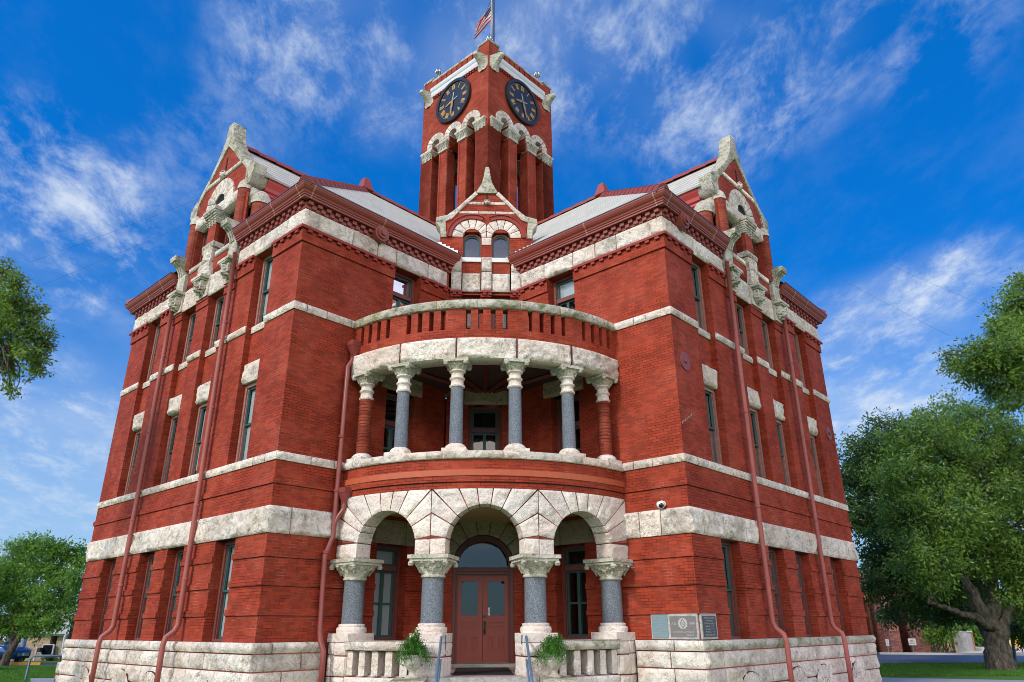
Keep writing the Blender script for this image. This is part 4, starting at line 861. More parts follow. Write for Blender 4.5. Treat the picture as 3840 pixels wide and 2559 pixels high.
    # rainwater pipe with two hoppers at the left junction
    fi = f_inn(False); a = 10.56; s = MB()
    s.tube([P(fi, a-.06, z, .14) for z in (6.95, 6.78)]+[P(fi, a+.05, 6.6, .14), P(fi, a+.05, 4.5, .14), P(fi, a+.07, 2.45, .14), P(fi, a+.07, 2.3, .14), P(fi, a+.24, 1.86, .14), P(fi, a+.24, 1.7, .14), P(fi, a+.20, .2, .14), P(fi, a+.20, .0, .20), P(fi, a+.18, -.2, .32), P(fi, a+.18, G, .32)], .062, 'pipe_brown', 10)
    for z in (4.7, 3.35, 1.9): s.tube([P(fi, a+(.06 if z > 2 else .23), z, .14), P(fi, a+(.06 if z > 2 else .23), z+.06, .14)], .08, 'pipe_brown', 10)
    dp = s.build('downpipe', CH, True)
    for z, u0, dd in ((7.18, a-.08, .17), (3.32, a-.10, .30)):
        s = MB(); x = P(fi, u0, z, dd); s.lathe([(.05, -.28), (.085, -.22), (.20, .0), (.215, .01), (.215, .13), (.18, .13)], 'pipe_brown', 4, tuple(x))
        if z < 4: s.tube([P(fi, u0, z-.2, .30), P(fi, u0+.02, z-.38, .28), P(fi, u0+.10, z-.55, .2), P(fi, a+.07, z-.75, .15)], .055, 'pipe_brown', 8)
        s.build('rain_hopper', dp)
build_porch()

# ------------------------------------------------------------------ clock tower
def build_tower():
    T = 2.258; tw = empty('clock_tower', (.115, 0, 13.), CH); m = MB(); inner = MB()
    piers = [(-T, -1.46), (-.92, -.38), (.38, .92), (1.46, T)]; ops = (-1.19, 0, 1.19)
    for k in range(4):
        f = f_tow(k)
        for i, (a, b) in enumerate(piers): m.box(f, a, b, 12.5, 21.02, -.46 if i in (1, 2) else -.78, 0 if i in (1, 2) else (.0 if i else .0), 'brick_tower')
        for c in (-.88, -.42, .42, .88): m.tube([P(f, c, 12.5, -.01), P(f, c, 21., -.01)], .06, 'brick_tower', 8)
        m.panel(f, -T, T, 21.0, 25.14, [(c-.26, c+.26, 21.0, 21.95) for c in ops], 0, .5, 'brick_tower')
        m.box(f, -T, T, 12.5, 15.2, -.5, -.02, 'brick_tower')
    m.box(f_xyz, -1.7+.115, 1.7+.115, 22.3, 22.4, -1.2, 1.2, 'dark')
    m.build('shaft', tw)
    cp = MB(); ar = MB(); co = MB(); dn = MB(); pa = MB(); cg = MB()
    for k in range(4):
        f = f_tow(k)
        for i, (a, b) in enumerate(piers):
            mid = i in (1, 2)
            if mid: cp.box(f, a-.04, b+.04, 20.98, 21.08, -.3, .08, 'stone_smooth'); capital_block(cp, f, a-.04, b+.04, 21.08, 21.46, -.3, .05, .15, leaves=4, flare=.05)
            else: capital_block(cp, f, a+.16 if a < 0 else a, b if a < 0 else b-.16, 21.0, 21.48, -.3, .02, .11, leaves=3, flare=.03)
            cp.done('capital', tw, False)
        for c in ops:
            for i in range(7):
                bd = lambda ph: np.minimum(.62, .594/np.maximum(np.abs(np.cos(ph)), .01)); ar.voussoir(f, c, 21.66, .255, PI*i/7, PI*(i+1)/7, bd, -.4, .05, .04, .02, 'stone')
            for sg in (-1, 1): ar.rock(f, lambda S, T_, sg=sg: (c+sg*(.255+.337*S), 21.46+.20*T_), .34, .20, -.4, .05, .04, .02, 'stone')
            ar.done('arch', tw)
        co.prism(f, [(0, 24.66), (.06, 24.66), (.08, 24.72), (.10, 24.80), (.10, 24.86), (.10, 24.91), (.13, 24.94), (.17, 25.03), (.17, 25.12), (0, 25.12)], -1.62, 1.62, 'white_metal')
        n = 18
        for i in range(n):
            a = -1.5+3.0*i/n; dn.box(f, a, a+.09, 24.58, 24.655, 0, .09, 'brick_plain'); dn.box(f, a+.083, a+.166, 24.505, 24.58, 0, .06, 'brick_plain')
        n = 9
        for i in range(n):
            a = -1.6+3.2*i/n; pa.box(f, a+.03, a+3.2/n-.03, 25.14, 25.58, -.35, .07, 'brick_tower')
        dn.done('dentil_course', tw, False)
        pa.box(f, -1.6, 1.6, 25.14, 25.58, -.35, -.3, 'brick_tower')
        cg.rockrow(f, -1.62, 1.62, 25.58, 25.70, -.4, .07, .04, .025, 'stone_mossy', (.5, .8))
    for sx in (-1, 1):
        for sy in (-1, 1):
            g = lambda u, z, d, sx=sx, sy=sy: np.stack(np.broadcast_arrays(.115+(sy*(T-.33+d)-sx*(T-.33)-sx*0)*H+u*H, -(sx*(T-.33)+sy*(T-.33+d))*H+u*H, z), -1)
            a0, b0 = sx*(T-.33), sy*(T-.33)
            g = lambda u, z, d, a0=a0, b0=b0: np.stack(np.broadcast_arrays(.115+((b0+d)-(a0+u))*H, -((a0+u)+(b0+d))*H, z), -1)
            pa.box(g, -.33, .33, 25.1, 25.80, -.33, .33, 'brick_tower'); cg.box(g, -.36, .36, 25.80, 25.92, -.36, .36, 'stone_mossy'); cg.poly(g, [(-.36, 25.92), (.36, 25.92), (.12, 26.02), (-.12, 26.02)], -.15, .15, 'stone_mossy')
            for kk in (-1, 1): cg.rock(lambda u, z, d: g(u, z, kk*(.36+d)), lambda S, T_: (-.36+.72*S, 25.80+.12*T_), .72, .13, -.05, .0, .05, .03, 'stone_mossy', step=.045); cg.rock(lambda u, z, d: g(kk*(.36+d), z, u), lambda S, T_: (-.36+.72*S, 25.80+.12*T_), .72, .13, -.05, .0, .05, .03, 'stone_mossy', step=.045)
    co.build('cornice', tw); pa.build('parapet', tw); cg.build('coping', tw)
    for k in range(2):
        f = f_tow(k)
        for c in (-1.88, 1.88):                                          # flared stone spouts below the corner blocks
            s = MB(); hw = .31; pts = []
            n = 7; rows = []
            for i in range(n):
                t = i/(n-1); zz = 24.24+(24.84-24.24)*t; dd = .03+.52*t**2.0; w_ = hw*(1-.45*t); rows.append((zz, dd, w_))
            v = []; 
            for zz, dd, w_ in rows: v += [P(f, c-hw, 24.42+.50*(zz-24.24)/.6, 0), P(f, c-w_*.55, zz, dd), P(f, c, zz-.02, dd+.05), P(f, c+w_*.55, zz, dd), P(f, c+hw, 24.42+.50*(zz-24.24)/.6, 0)]
            v += [P(f, c-hw, 24.94, 0), P(f, c-.15, 24.95, .52), P(f, c, 24.97, .58), P(f, c+.15, 24.95, .52), P(f, c+hw, 24.94, 0)]; n += 1
            s.add(np.array(v), [[i*5+q, i*5+q+1, i*5+q+6, i*5+q+5] for i in range(n-1) for q in range(4)]+[[0, 1, 2, 3, 4], [(n-1)*5+q for q in range(5)]], 'stone_carved'); s.build('corbel', tw)
    # clocks
    GL = {'I': [((0, -1), (0, 1))], 'V': [((-.5, 1), (0, -1)), ((.5, 1), (0, -1))], 'X': [((-.5, -1), (.5, 1)), ((-.5, 1), (.5, -1))]}; WD = {'I': .55, 'V': 1.15, 'X': 1.15}
    for k in range(2):
        f0 = f_tow(k); sg = 1 if k == 0 else -1; f = (lambda u, z, d, f0=f0, sg=sg: f0(sg*u, z, d)); zc = 23.56
        m = MB(); o_, i_ = arc(1.16, 0, 2*PI, 48), arc(1.0, 0, 2*PI, 48)
        for i in range(48): m.poly(f, [(o_[i][0], zc+o_[i][1]), (o_[i+1][0], zc+o_[i+1][1]), (i_[i+1][0], zc+i_[i+1][1]), (i_[i][0], zc+i_[i][1])], 0, .14, 'clock_rim')
        c = m.build('clock', CH)
        m = MB(); m.poly(f, [(x, zc+y) for x, y in arc(1.005, 0, 2*PI, 48)[:-1]], .01, .075, 'clock_dial'); m.build('dial', c)
        m = MB()
        def stroke(p, q, w, d):
            dx, dz = q[0]-p[0], q[1]-p[1]; L = math.hypot(dx, dz); nx, nz = -dz/L*w, dx/L*w; m.poly(f, [(p[0]+nx, zc+p[1]+nz), (q[0]+nx, zc+q[1]+nz), (q[0]-nx, zc+q[1]-nz), (p[0]-nx, zc+p[1]-nz)], d, d+.012, 'gold')
        for hnum, num in enumerate(('XII', 'I', 'II', 'III', 'IIII', 'V', 'VI', 'VII', 'VIII', 'IX', 'X', 'XI')):
            an = PI/2-hnum*PI/6; rad = np.array([math.cos(an), math.sin(an)]); tan = np.array([math.sin(an), -math.cos(an)]); hh = .125; tot = sum(WD[q] for q in num); x = -tot/2
            for q in num:
                for (p0, p1) in GL[q]:
                    pt = [rad*(.775+hh*p[1])+tan*(x+WD[q]/2+p[0]*.8)*.105 for p in (p0, p1)]; stroke(pt[0], pt[1], .016, .078)
                x += WD[q]
        for i in range(60):
            an = i*PI/30; c_ = (.945*math.cos(an), .945*math.sin(an)); r = .012 if i % 5 else .018; m.poly(f, [(c_[0]-r, zc+c_[1]-r), (c_[0]+r, zc+c_[1]-r), (c_[0]+r, zc+c_[1]+r), (c_[0]-r, zc+c_[1]+r)], .078, .09, 'gold')
        m.build('numerals', c)
        mn, hr = ((31.5, 8.52) if k == 0 else (27.3, 8.45))
        for nm, an, L, wd, d in (('minute_hand', PI/2-mn*PI/30, .90, .075, .12), ('hour_hand', PI/2-hr*PI/6, .56, .07, .10)):
            m = MB(); ca, sa = math.cos(an), math.sin(an); tr = lambda x, y: (x*ca-y*sa, zc+x*sa+y*ca)
            pr = [(-.05, .05), (.1, wd*.7), (L*.35, wd), (L*.62, wd*.45), (L*.72, wd*.85), (L*.8, wd*.45), (L, .006)]
            m.poly(f, [tr(*p) for p in pr]+[tr(p[0], -p[1]) for p in reversed(pr)], d, d+.015, 'hand_gold'); m.poly(f, [tr(-.05, .014), tr(-.42 if nm[0] == 'm' else -.32, .012), tr(-.42 if nm[0] == 'm' else -.32, -.012), tr(-.05, -.014)], d, d+.012, 'white_paint'); m.build(nm, c)
build_tower()
# ------------------------------------------------------------------ things on and around the courthouse
def at(u, v, Y): d = FW+RT*(u-1920)/FPX-UP*(v-1279.5)/FPX; return CAM+d*((Y-CAM[1])/d[1])
def gz(u, v, z=G): d = FW+RT*(u-1920)/FPX-UP*(v-1279.5)/FPX; return CAM+d*((z-CAM[2])/d[2])
FL = -.68
def simple(name, fn, label, cat, loc, smooth=False, group=None):
    m = MB(); fn(m); o = m.build(name, None, smooth, loc); return tag(o, label, cat, group)
# steps and their cheek blocks
m = MB()
for i in range(5): m.box(f_xyz, -1.15+DX, 1.15+DX, G, FL-.005-.155*i, -12.62-.32*(i+1), -12.62-.32*i+.03, 'concrete')
m.build('step', CH)
for sg in (-1, 1):
    m = MB(); x = DX+sg*1.50; fx = lambda u, z, d, x=x: np.stack(np.broadcast_arrays(x+u, -13.75-d, z), -1)
    m.rock(fx, lambda S, T: (-.34+.68*S, -1.0+.30*T), .68, .3, -1.2, 0, .05, .02, 'stone_mossy'); m.rock(fx, lambda S, T: (-.34+.68*S, G+.44*T), .68, .44, -1.2, 0, .05, .02, 'stone'); m.box(f_xyz, x-.34, x+.34, G, -.69, -13.77, -12.75, 'stone_mossy'); m.build('cheek_block', CH)
# date stones and bronze plate at the foot of the right wing's corner
fi, fe = f_inn(True), f_end(True)
m = MB(); m.box(fi, 11.05, 11.47, .03, .53, 0, .03, 'plaque_blue'); m.box(fi, 11.03, 11.49, .01, .55, 0, .02, 'stone_smooth'); p1 = m.build('cornerstone', CH)
for i, s_ in enumerate(('THIS TABLET', 'COUNTY COURT', 'HOUSE BUILT', '1898', 'RESTORED', 'STATE OF TEXAS', 'COUNTY OF LEE', 'COMMISSIONERS')): text('lettering', s_, .042, fi, 11.26, .47-.055*i, .032, 'letter_faint', p1)
m = MB(); m.box(fi, 11.5, 12.235, .01, .54, 0, .045, 'concrete'); m.box(fi, 11.54, 12.19, .055, .49, .045, .05, 'plaque_grey'); p2 = m.build('cornerstone', CH)
m = MB(); cx, cz = 11.865, .335
m.poly(fi, [(cx+x, cz+y) for x, y in arc(.115, 0, 2*PI, 28)[:-1]], .05, .056, 'letter_pale')
dm = [(0, .105), (.07, 0), (0, -.105), (-.07, 0)]; di = [(0, .085), (.056, 0), (0, -.085), (-.056, 0)]
for i in range(4): j = (i+1) % 4; m.poly(fi, [(cx+p[0], cz+p[1]) for p in (dm[i], dm[j], di[j], di[i])], .056, .062, 'plaque_grey')
for i in range(12): an = i*PI/6; m.poly(fi, [(cx+.12*math.cos(an-.03), cz+.12*math.sin(an-.03)), (cx+.15*math.cos(an), cz+.15*math.sin(an)), (cx+.12*math.cos(an+.03), cz+.12*math.sin(an+.03))], .05, .056, 'letter_pale')
m.build('emblem', p2); text('lettering', 'G', .07, fi, cx, cz, .060, 'plaque_grey', p2)
text('lettering', 'A.D.', .075, fi, 11.645, .335, .052, 'letter_pale', p2); text('lettering', '1898', .075, fi, 12.085, .335, .052, 'letter_pale', p2)
text('lettering', 'Sonnefield, Lummus &', .058, fi, 11.865, .165, .052, 'letter_pale', p2); text('lettering', 'Abroad', .058, fi, 12.02, .10, .052, 'letter_pale', p2)
m = MB(); m.box(fe, 4.775, A+.045-0, .01, .54, -.1, .0, 'concrete') if False else m.box(fe, 4.775, 5.47, .01, .54, 0, .045, 'concrete'); m.box(fe, 4.82, 5.43, .055, .49, .045, .05, 'plaque_dark'); p3 = m.build('cornerstone', CH)
for i, s_ in enumerate(('I.H. Bowers, Co. Judge', 'Commissioners', 'E.T. Brandt, Prct. No. 1', 'J.J. Moerbe,  "   "  2', 'J.T. Loden,  "   "  3', 'W.F. Mertz,  "   "  4', 'J. Riely Gordon, Archt.')): text('lettering', s_, .048, fe, 5.125, .45-.058*i, .052, 'letter_pale', p3, xdir=-1)
for (b, z) in ((4.99, 6.58), (-4.88, 6.53)):
    m = MB(); m.poly(fe, [(b+x, z+y) for x, y in arc(.24, 0, 2*PI, 28)[:-1]], 0, .03, 'pipe_brown'); m.poly(fe, [(b+x, z+y) for x, y in arc(.05, 0, 2*PI, 12)[:-1]], .03, .08, 'pipe_brown'); m.build('tie_plate', CH)
m = MB(); z = 4.86
for i in range(7): m.box(fe, 5.40-.085*i, 5.41-.085*i, z+.05*i, z+.05*i+.055, 0, .006, 'letter_pale'); m.box(fe, 5.325-.085*i, 5.41-.085*i, z+.05*i+.05, z+.05*i+.06, 0, .006, 'letter_pale')
m.build('repointed_crack', CH)
for fx_, u, sg in ((f_end(True), 4.62, 1), (f_inn(False), 9.9, 1), ):                          # pressed-metal roundels under the cornice
    m = MB()
    for r, d in ((.24, .25), (.17, .30), (.09, .35)): m.poly(fx_, [(u+x, 10.82+y) for x, y in arc(r, 0, 2*PI, 24)[:-1]], .0, d, 'red_metal')
    m.build('roundel', CH)
# security camera
def camf(m):
    p = P(f_inn(True), 11.58, 2.99, 0.); n = np.array([-H, -H, 0]); m.tube([p, p+n*.07], .075, 'white_paint', 16); q = p+n*.11+np.array([0, 0, -.02]); m.lathe([(.001, -.10), (.06, -.085), (.095, -.03), (.10, .02), (.08, .06), (.001, .08)], 'white_paint', 20, tuple(q))
    e = np.array([-.1, -.9, -.4]); e = e/np.linalg.norm(e); m.tube([q+e*.055, q+e*.104], .058, 'black_glass', 16)
simple('security_camera', camf, 'small white dome security camera on the brick above the lower stone band', 'camera', tuple(P(f_inn(True), 11.58, 2.99, 0.)), True)
# doormat
m = MB(); m.box(f_xyz, -.62+DX, .62+DX, FL+.002, FL+.018, -12.2, -9.4, 'rubber'); m.box(f_xyz, -.66+DX, .66+DX, FL+.002, FL+.010, -12.24, -9.36, 'rubber'); tag(m.build('doormat', None, False, (DX, -10.8, FL)), 'long black rubber mat on the porch floor before the double door', 'doormat')
# entrance handrails
for sg in (-1, 1):
    def hr(m, sg=sg):
        x = DX+sg*.90; t = .028; top = [(x, -12.55, FL), (x, -12.55, .06), (x, -12.60, .125), (x, -12.68, .13)]
        m.tube(top+[(x, -12.75, .10), (x, -14.3, -.60), (x, -14.42, -.68), (x, -14.45, -.76), (x, -14.45, G)], t, 'rail_blue', 10)
        m.tube([(x, -12.55, -.30), (x, -12.66, -.31), (x, -14.45, -1.12)], t*.8, 'rail_blue', 8); x2 = x-sg*.075
        m.tube([(x, -12.62, .125), (x2, -12.60, .10), (x2, -12.58, .04), (x2, -12.57, -.28), (x, -12.57, -.32)], t*.9, 'rail_blue', 10)
    simple('handrail', hr, ('blue grey pipe handrail at the entrance steps, beside the fern urn left of the mat' if sg < 0 else 'blue grey pipe handrail at the entrance steps, beside the fern urn right of the mat'), 'handrail', (DX+sg*.9, -13.4, G), True, 'entrance handrails')
# urns and ferns
URN = [(.001, 0), (.145, 0), (.15, .03), (.12, .05), (.07, .075), (.06, .12), (.08, .15), (.13, .20), (.175, .28), (.19, .36), (.185, .40), (.21, .42), (.21, .445), (.18, .45), (.16, .43), (.001, .42)]
def leaves(mb, c, r, n, L, mat, droop=.3, aspect=.42, flat=1., nrm=None):
    """n separate leaf faces scattered round centres c (k, 3) with spread r"""
    c = np.asarray(c, float).reshape(-1, 3); idx = rng.integers(0, len(c), n); off = rng.normal(size=(n, 3))*np.asarray(r)*.55; off[:, 2] *= flat; p = c[idx]+off
    d = off/(np.linalg.norm(off, axis=1, keepdims=True)+1e-6)*.8+rng.normal(size=(n, 3))*.7; d[:, 2] -= droop; d /= np.linalg.norm(d, axis=1, keepdims=True)
    up = np.array([0, 0, .9]) if nrm is None else np.asarray(nrm)[idx]*.85+np.array([0, 0, .35])
    s = np.cross(d, rng.normal(size=(n, 3))*.38+up); s /= np.linalg.norm(s, axis=1, keepdims=True)+1e-9; l = L*(.6+.8*rng.random((n, 1))); q = np.cross(d, s)*.12
    v = np.stack([p, p+d*l*.45+s*l*aspect*.5+q*l, p+d*l, p+d*l*.45-s*l*aspect*.5+q*l], 1).reshape(-1, 3); i = mb.mi(mat); k = mb.n
    mb.v.append(v); f = np.arange(n*4).reshape(n, 4)+k; mb.f += f.tolist(); mb.m += [i]*n; mb.uv += [[(0, 0), (1, 0), (1, 1), (0, 1)]]*n; mb.n += n*4
for sg in (-1, 1):
    x, y = DX+sg*1.46, -13.05
    def ur(m): m.lathe(URN, 'stone_carved', 28, (x, y, -.69)); [m.tube([(x+.19*math.cos(a), y+.19*math.sin(a), -.36), (x+.235*math.cos(a), y+.235*math.sin(a), -.33), (x+.23*math.cos(a), y+.23*math.sin(a), -.42), (x+.17*math.cos(a), y+.17*math.sin(a), -.45)], .018, 'stone_carved', 8) for a in (0, PI)]
    simple('stone_urn', ur, 'pale stone urn on the cheek block left of the entrance steps' if sg < 0 else 'pale stone urn on the cheek block right of the entrance steps', 'urn', (x, y, -.69), True, 'stone urns beside the steps')
    m = MB()
    for i in range(95):
        a = random.uniform(0, 2*PI); R0 = random.uniform(.10, .40)*(1 if sg < 0 else 1.08); h = random.uniform(.12, .42)*(1.15-R0); pts = []
        for k in range(8): t = k/7; pts.append((x+R0*t*math.cos(a), y+R0*t*math.sin(a), -.27+h*math.sin(t*2.3)-.55*R0*t**2.2))
        m.tube(pts, .004, 'leaf_fern', 4); leaves(m, pts[1:], .045, 46, .05, 'leaf_fern', .1, .35)
    if sg < 0:
        for k in range(5): leaves(m, [(x+.05, y, .02+.04*k)], .06, 60, .05, 'leaf_fern', -.2, .35)
    tag(m.build('fern', None, False, (x, y, -.27)), 'bushy green fern with one upright sprig, spilling from the left urn' if sg < 0 else 'wide bushy green fern spilling from the right urn', 'fern', 'ferns in the stone urns')
# flag, pole, finials, wires on the tower
FPX0, FPY0 = .36, -.3
def pole(m): m.tube([(FPX0, FPY0, 25.3), (FPX0, FPY0, 30.), (FPX0, FPY0, 36.)], [.085, .075, .05], 'pole_metal', 14); m.tube([(FPX0-.11, FPY0, 25.3), (FPX0-.11, FPY0, 35.8)], .012, 'white_paint', 6)
simple('flagpole', pole, 'dark metal flagpole rising from the clock tower roof', 'flagpole', (FPX0, FPY0, 25.4), True)
def flag(m):
    ns, nt = 60, 39; S, T = np.meshgrid(np.linspace(0, 1, ns+1), np.linspace(0, 1, nt+1), indexing='ij')     # S along the fly, T down the hoist
    top = 31.5; hoist = 1.5; fly = 2.3
    x = FPX0-.10-.72*S-.12*T*S+.06*np.sin(9*T+3*S)*S; z = top-hoist*T*(1-.55*S)-2.1*S**1.05-.10*np.sin(5*S+4*T)*S; y = FPY0+.13*np.sin(14*T*(1-.3*S)+4*S)*np.minimum(1, S*2.5)-.1*S
    v = np.stack([x, y, z], -1).reshape(-1, 3); idx = np.arange((ns+1)*(nt+1)).reshape(ns+1, nt+1); by = {'flag_red': [], 'flag_white': [], 'flag_blue': []}
    for i in range(ns):
        for j in range(nt):
            if i < 24 and j < 21: c = 'flag_white' if (i % 4 == 2 and j % 4 == 1) or (i % 4 == 0 and j % 4 == 3 and i > 0) else 'flag_blue'
            else: c = 'flag_red' if (j//3) % 2 == 0 else 'flag_white'
            by[c].append([int(idx[i, j]), int(idx[i+1, j]), int(idx[i+1, j+1]), int(idx[i, j+1])])
    for c, fl in by.items(): m.add(v, fl, c)
simple('flag', flag, 'striped red and white flag with starred blue canton hanging limp from the tower pole', 'flag', (FPX0-.15, FPY0, 30.8), True)
def finial(p, name_label):
    def fn(m):
        x, y, z = p; z = z+.16; m.tube([(x, y, z-.45), (x, y, z+.85)], [.028, .008], 'steel', 8)
        for k in range(6):
            a = k*PI/3; c, s = math.cos(a), math.sin(a); m.tube([(x, y, z+.20), (x+.05*c, y+.05*s, z+.24), (x+.10*c, y+.10*s, z+.32), (x+.095*c, y+.095*s, z+.36)], .009, 'steel', 6)
            m.lathe([(.001, -.11), (.04, -.08), (.06, -.01), (.05, .07), (.02, .12), (.001, .14)], 'steel', 10, (x+.13*c, y+.13*s, z+.44)); m.tube([(x+.10*c, y+.10*s, z+.30), (x+.16*c, y+.16*s, z+.28), (x+.17*c, y+.17*s, z+.34), (x+.14*c, y+.14*s, z+.36)], .007, 'steel', 5)
            m.tube([(x, y, z+.04+.02*k), (x+.06*c, y+.06*s, z+.07+.02*k), (x+.07*c, y+.07*s, z+.12+.02*k)], .007, 'steel', 5)
        m.lathe([(.001, -.10), (.035, -.06), (.045, 0), (.03, .07), (.001, .11)], 'steel', 10, (x, y, z+.52))
    simple('roof_ornament', fn, name_label, 'ornament', tuple(p), True, 'metal tulip ornaments on the tower parapet')
finial(P(f_tow(0), -1.42, 25.68, -.15), 'silver tulip cluster ornament on the parapet above the clock reading nearer half past, left of the pole')
finial(P(f_tow(1), -1.42, 25.68, -.15), 'silver tulip cluster ornament on the right corner of the tower parapet')
finial(P(f_tow(0), 1.80, 25.92, -.5), 'silver tulip cluster ornament between the flag and its pole')
bpy.data.objects['roof_ornament']['label'] = 'silver tulip cluster ornament on the left corner of the tower parapet'
wl, wr = P(f_tow(0), -2.2, 25., 0), P(f_tow(1), -2.2, 25., 0)
for i, (a, b, lb) in enumerate(((wl, at(110, 985, -9.), 'thin guy wire, upper of the two running from the tower to the left tree'), (wl-np.array([0, 0, .6]), at(110, 1090, -9.), 'thin guy wire, lower of the two running from the tower to the left tree'),
                               (wr, at(3745, 1170, -5.), 'thin guy wire, upper of the two running from the tower to the right tree'), (wr-np.array([0, 0, .5]), at(3560, 1260, -5.), 'thin guy wire, lower of the two running from the tower to the right tree'),
                               (P(f_tow(0), 1.5, 25.6, 0), (FPX0-.02, FPY0, 35.), 'thin wire curving up from the parapet past the flag, left of the pole'), (P(f_tow(1), 1.5, 25.6, 0), (FPX0+.02, FPY0, 35.), 'thin wire curving up from the parapet, right of the flagpole'))):
    m = MB(); a, b = np.array(a), np.array(b); m.tube([a+(b-a)*t-np.array([0, 0, 1.])*(.35 if i < 4 else 0.)*4*t*(1-t)+(np.array([-.9 if i == 4 else .9, 0, 0])*4*t*(1-t) if i > 3 else 0) for t in np.linspace(0, 1, 12)], .0035, 'wire', 5); tag(m.build('guy_wire', None, True, tuple(a)), lb, 'wire', 'guy wires at the tower')
# side steps behind the left wing
def lr(m):
    t = .035
    def lp(pts): m.tube(pts, t, 'rail_blue', 10)
    a0, a1 = np.array(gz(100, 2559)), np.array(gz(150, 2556)); z1 = -.62
    p = np.array([-16.1, -.35, 0]); q = np.array([-14.9, .25, 0]); e = np.array([-13.2, 1.1, 0])
    lp([(p[0], p[1], G), (p[0]+.03, p[1], z1-.10), (p[0]+.10, p[1]+.02, z1), (q[0], q[1], z1), (e[0], e[1], z1+.85)]); lp([(q[0], q[1], z1), (q[0], q[1], G)]); lp([(q[0]-.35, q[1]-.17, z1), (q[0]-.35, q[1]-.17, -1.30), (q[0]-.28, q[1]-.14, -1.38), (q[0]+.3, q[1]+.15, -1.36), (e[0], e[1], -.55)]); lp([(q[0]+.5, q[1]+.25, z1+.25), (q[0]+.5, q[1]+.25, G)])
simple('handrail', lr, 'blue grey pipe handrail at the side steps by the far left lawn', 'handrail', (-15., .2, G), True)
m = MB(); fc = lambda u, z, d: wab(A-.45+d, u, z, False)
m.rockrow(fc, -7.6, -5.5, -1.05, -.70, -.4, .02, .06, .03, 'stone_mossy', (.8, 1.)); m.rockrow(fc, -7.6, -5.5, G, -1.06, -.4, .0, .07, .03, 'stone_mossy', (.8, 1.1)); m.box(fc, -7.6, -5.5, G, -.72, -.4, .02, 'mortar'); m.build('cheek_block', CH)
# ------------------------------------------------------------------ grounds
def sheet(name, pts, mat, z, kind='structure'):
    m = MB(); m.add(np.array([(p[0], p[1], z) for p in pts]), [list(range(len(pts)))], mat); o = m.build(name); tag(o, kind=kind); return o
sheet('ground', [(-900, -200), (900, -200), (900, 1200), (-900, 1200)], 'lawn', G)
rd = [gz(2200, 2475), gz(5600, 2507), gz(5600, 2475), gz(2200, 2445.5)]
sheet('road', rd, 'asphalt', G+.004)
sheet('path', [gz(3200, 2540), gz(4300, 2562), gz(4300, 2640), gz(3000, 2700)], 'pavement', G+.008)
sheet('pavement', [gz(3200, 2482), gz(3420, 2485.), gz(3330, 2497), gz(3200, 2502)], 'pavement', G+.010)
sheet('walkway', [gz(45, 2546), gz(240, 2537), gz(330, 2559), gz(100, 2566)], 'pavement', G+.008)
sheet('side_street', [gz(-900, 2503), gz(330, 2497), gz(330, 2489), gz(-900, 2491)], 'asphalt', G+.006)
m = MB()
def kerb(p, q, w, h, mat):
    p, q = np.array(p), np.array(q); t = (q-p)/np.linalg.norm(q-p); n = np.array([-t[1], t[0], 0]); v = [p, q, q+n*w, p+n*w]; v = [np.array([a[0], a[1], G]) for a in v]; m.add(v+[a+np.array([0, 0, h]) for a in v], [[0, 1, 2, 3], [4, 5, 6, 7], [0, 1, 5, 4], [1, 2, 6, 5], [2, 3, 7, 6], [3, 0, 4, 7]], mat)
k0, k1 = gz(3300, 2455.0), gz(5200, 2471); kerb(k0, k1, .5, .12, 'kerb_pale'); tag(m.build('kerb'), kind='structure')
m = MB(); kerb(gz(-300, 2499), gz(150, 2494.5), .35, .14, 'kerb_yellow'); tag(m.build('kerb'), kind='structure')
far = sheet('parking_apron', [gz(3440, 2450.5), gz(5200, 2466), gz(5200, 2434), gz(3480, 2434)], 'pavement', G+.012)
m = MB(); p0, p1 = gz(3620, 2447), gz(3860, 2447); kerb(p0, p1, 3., .28, 'kerb_pale'); tag(m.build('kerb'), kind='structure')
def blades(u0, u1, v0, v1, n):
    u = rng.uniform(u0, u1, n); v = rng.uniform(v0, v1, n); p = np.array([gz(a, b) for a, b in zip(u, v)]); h = .05+.06*rng.random(n); a = rng.random(n)*2*PI; w = .012
    dx = np.stack([np.cos(a)*w, np.sin(a)*w, 0*a], 1); tip = p+np.stack([rng.normal(size=n)*.025, rng.normal(size=n)*.025, h], 1); return np.stack([p-dx, p+dx, tip], 1).reshape(-1, 3)
v = np.concatenate([blades(3290, 3900, 2489, 2537, 26000), blades(-40, 260, 2503, 2545, 16000), blades(-40, 110, 2549, 2570, 6000)]); m = MB(); i = m.mi('grass_blade'); m.v.append(v); m.f = np.arange(len(v)).reshape(-1, 3).tolist(); m.m = [i]*len(m.f); m.uv = [[(0, 0)]*3]*len(m.f); m.n = len(v); tag(m.build('grass'), kind='stuff')

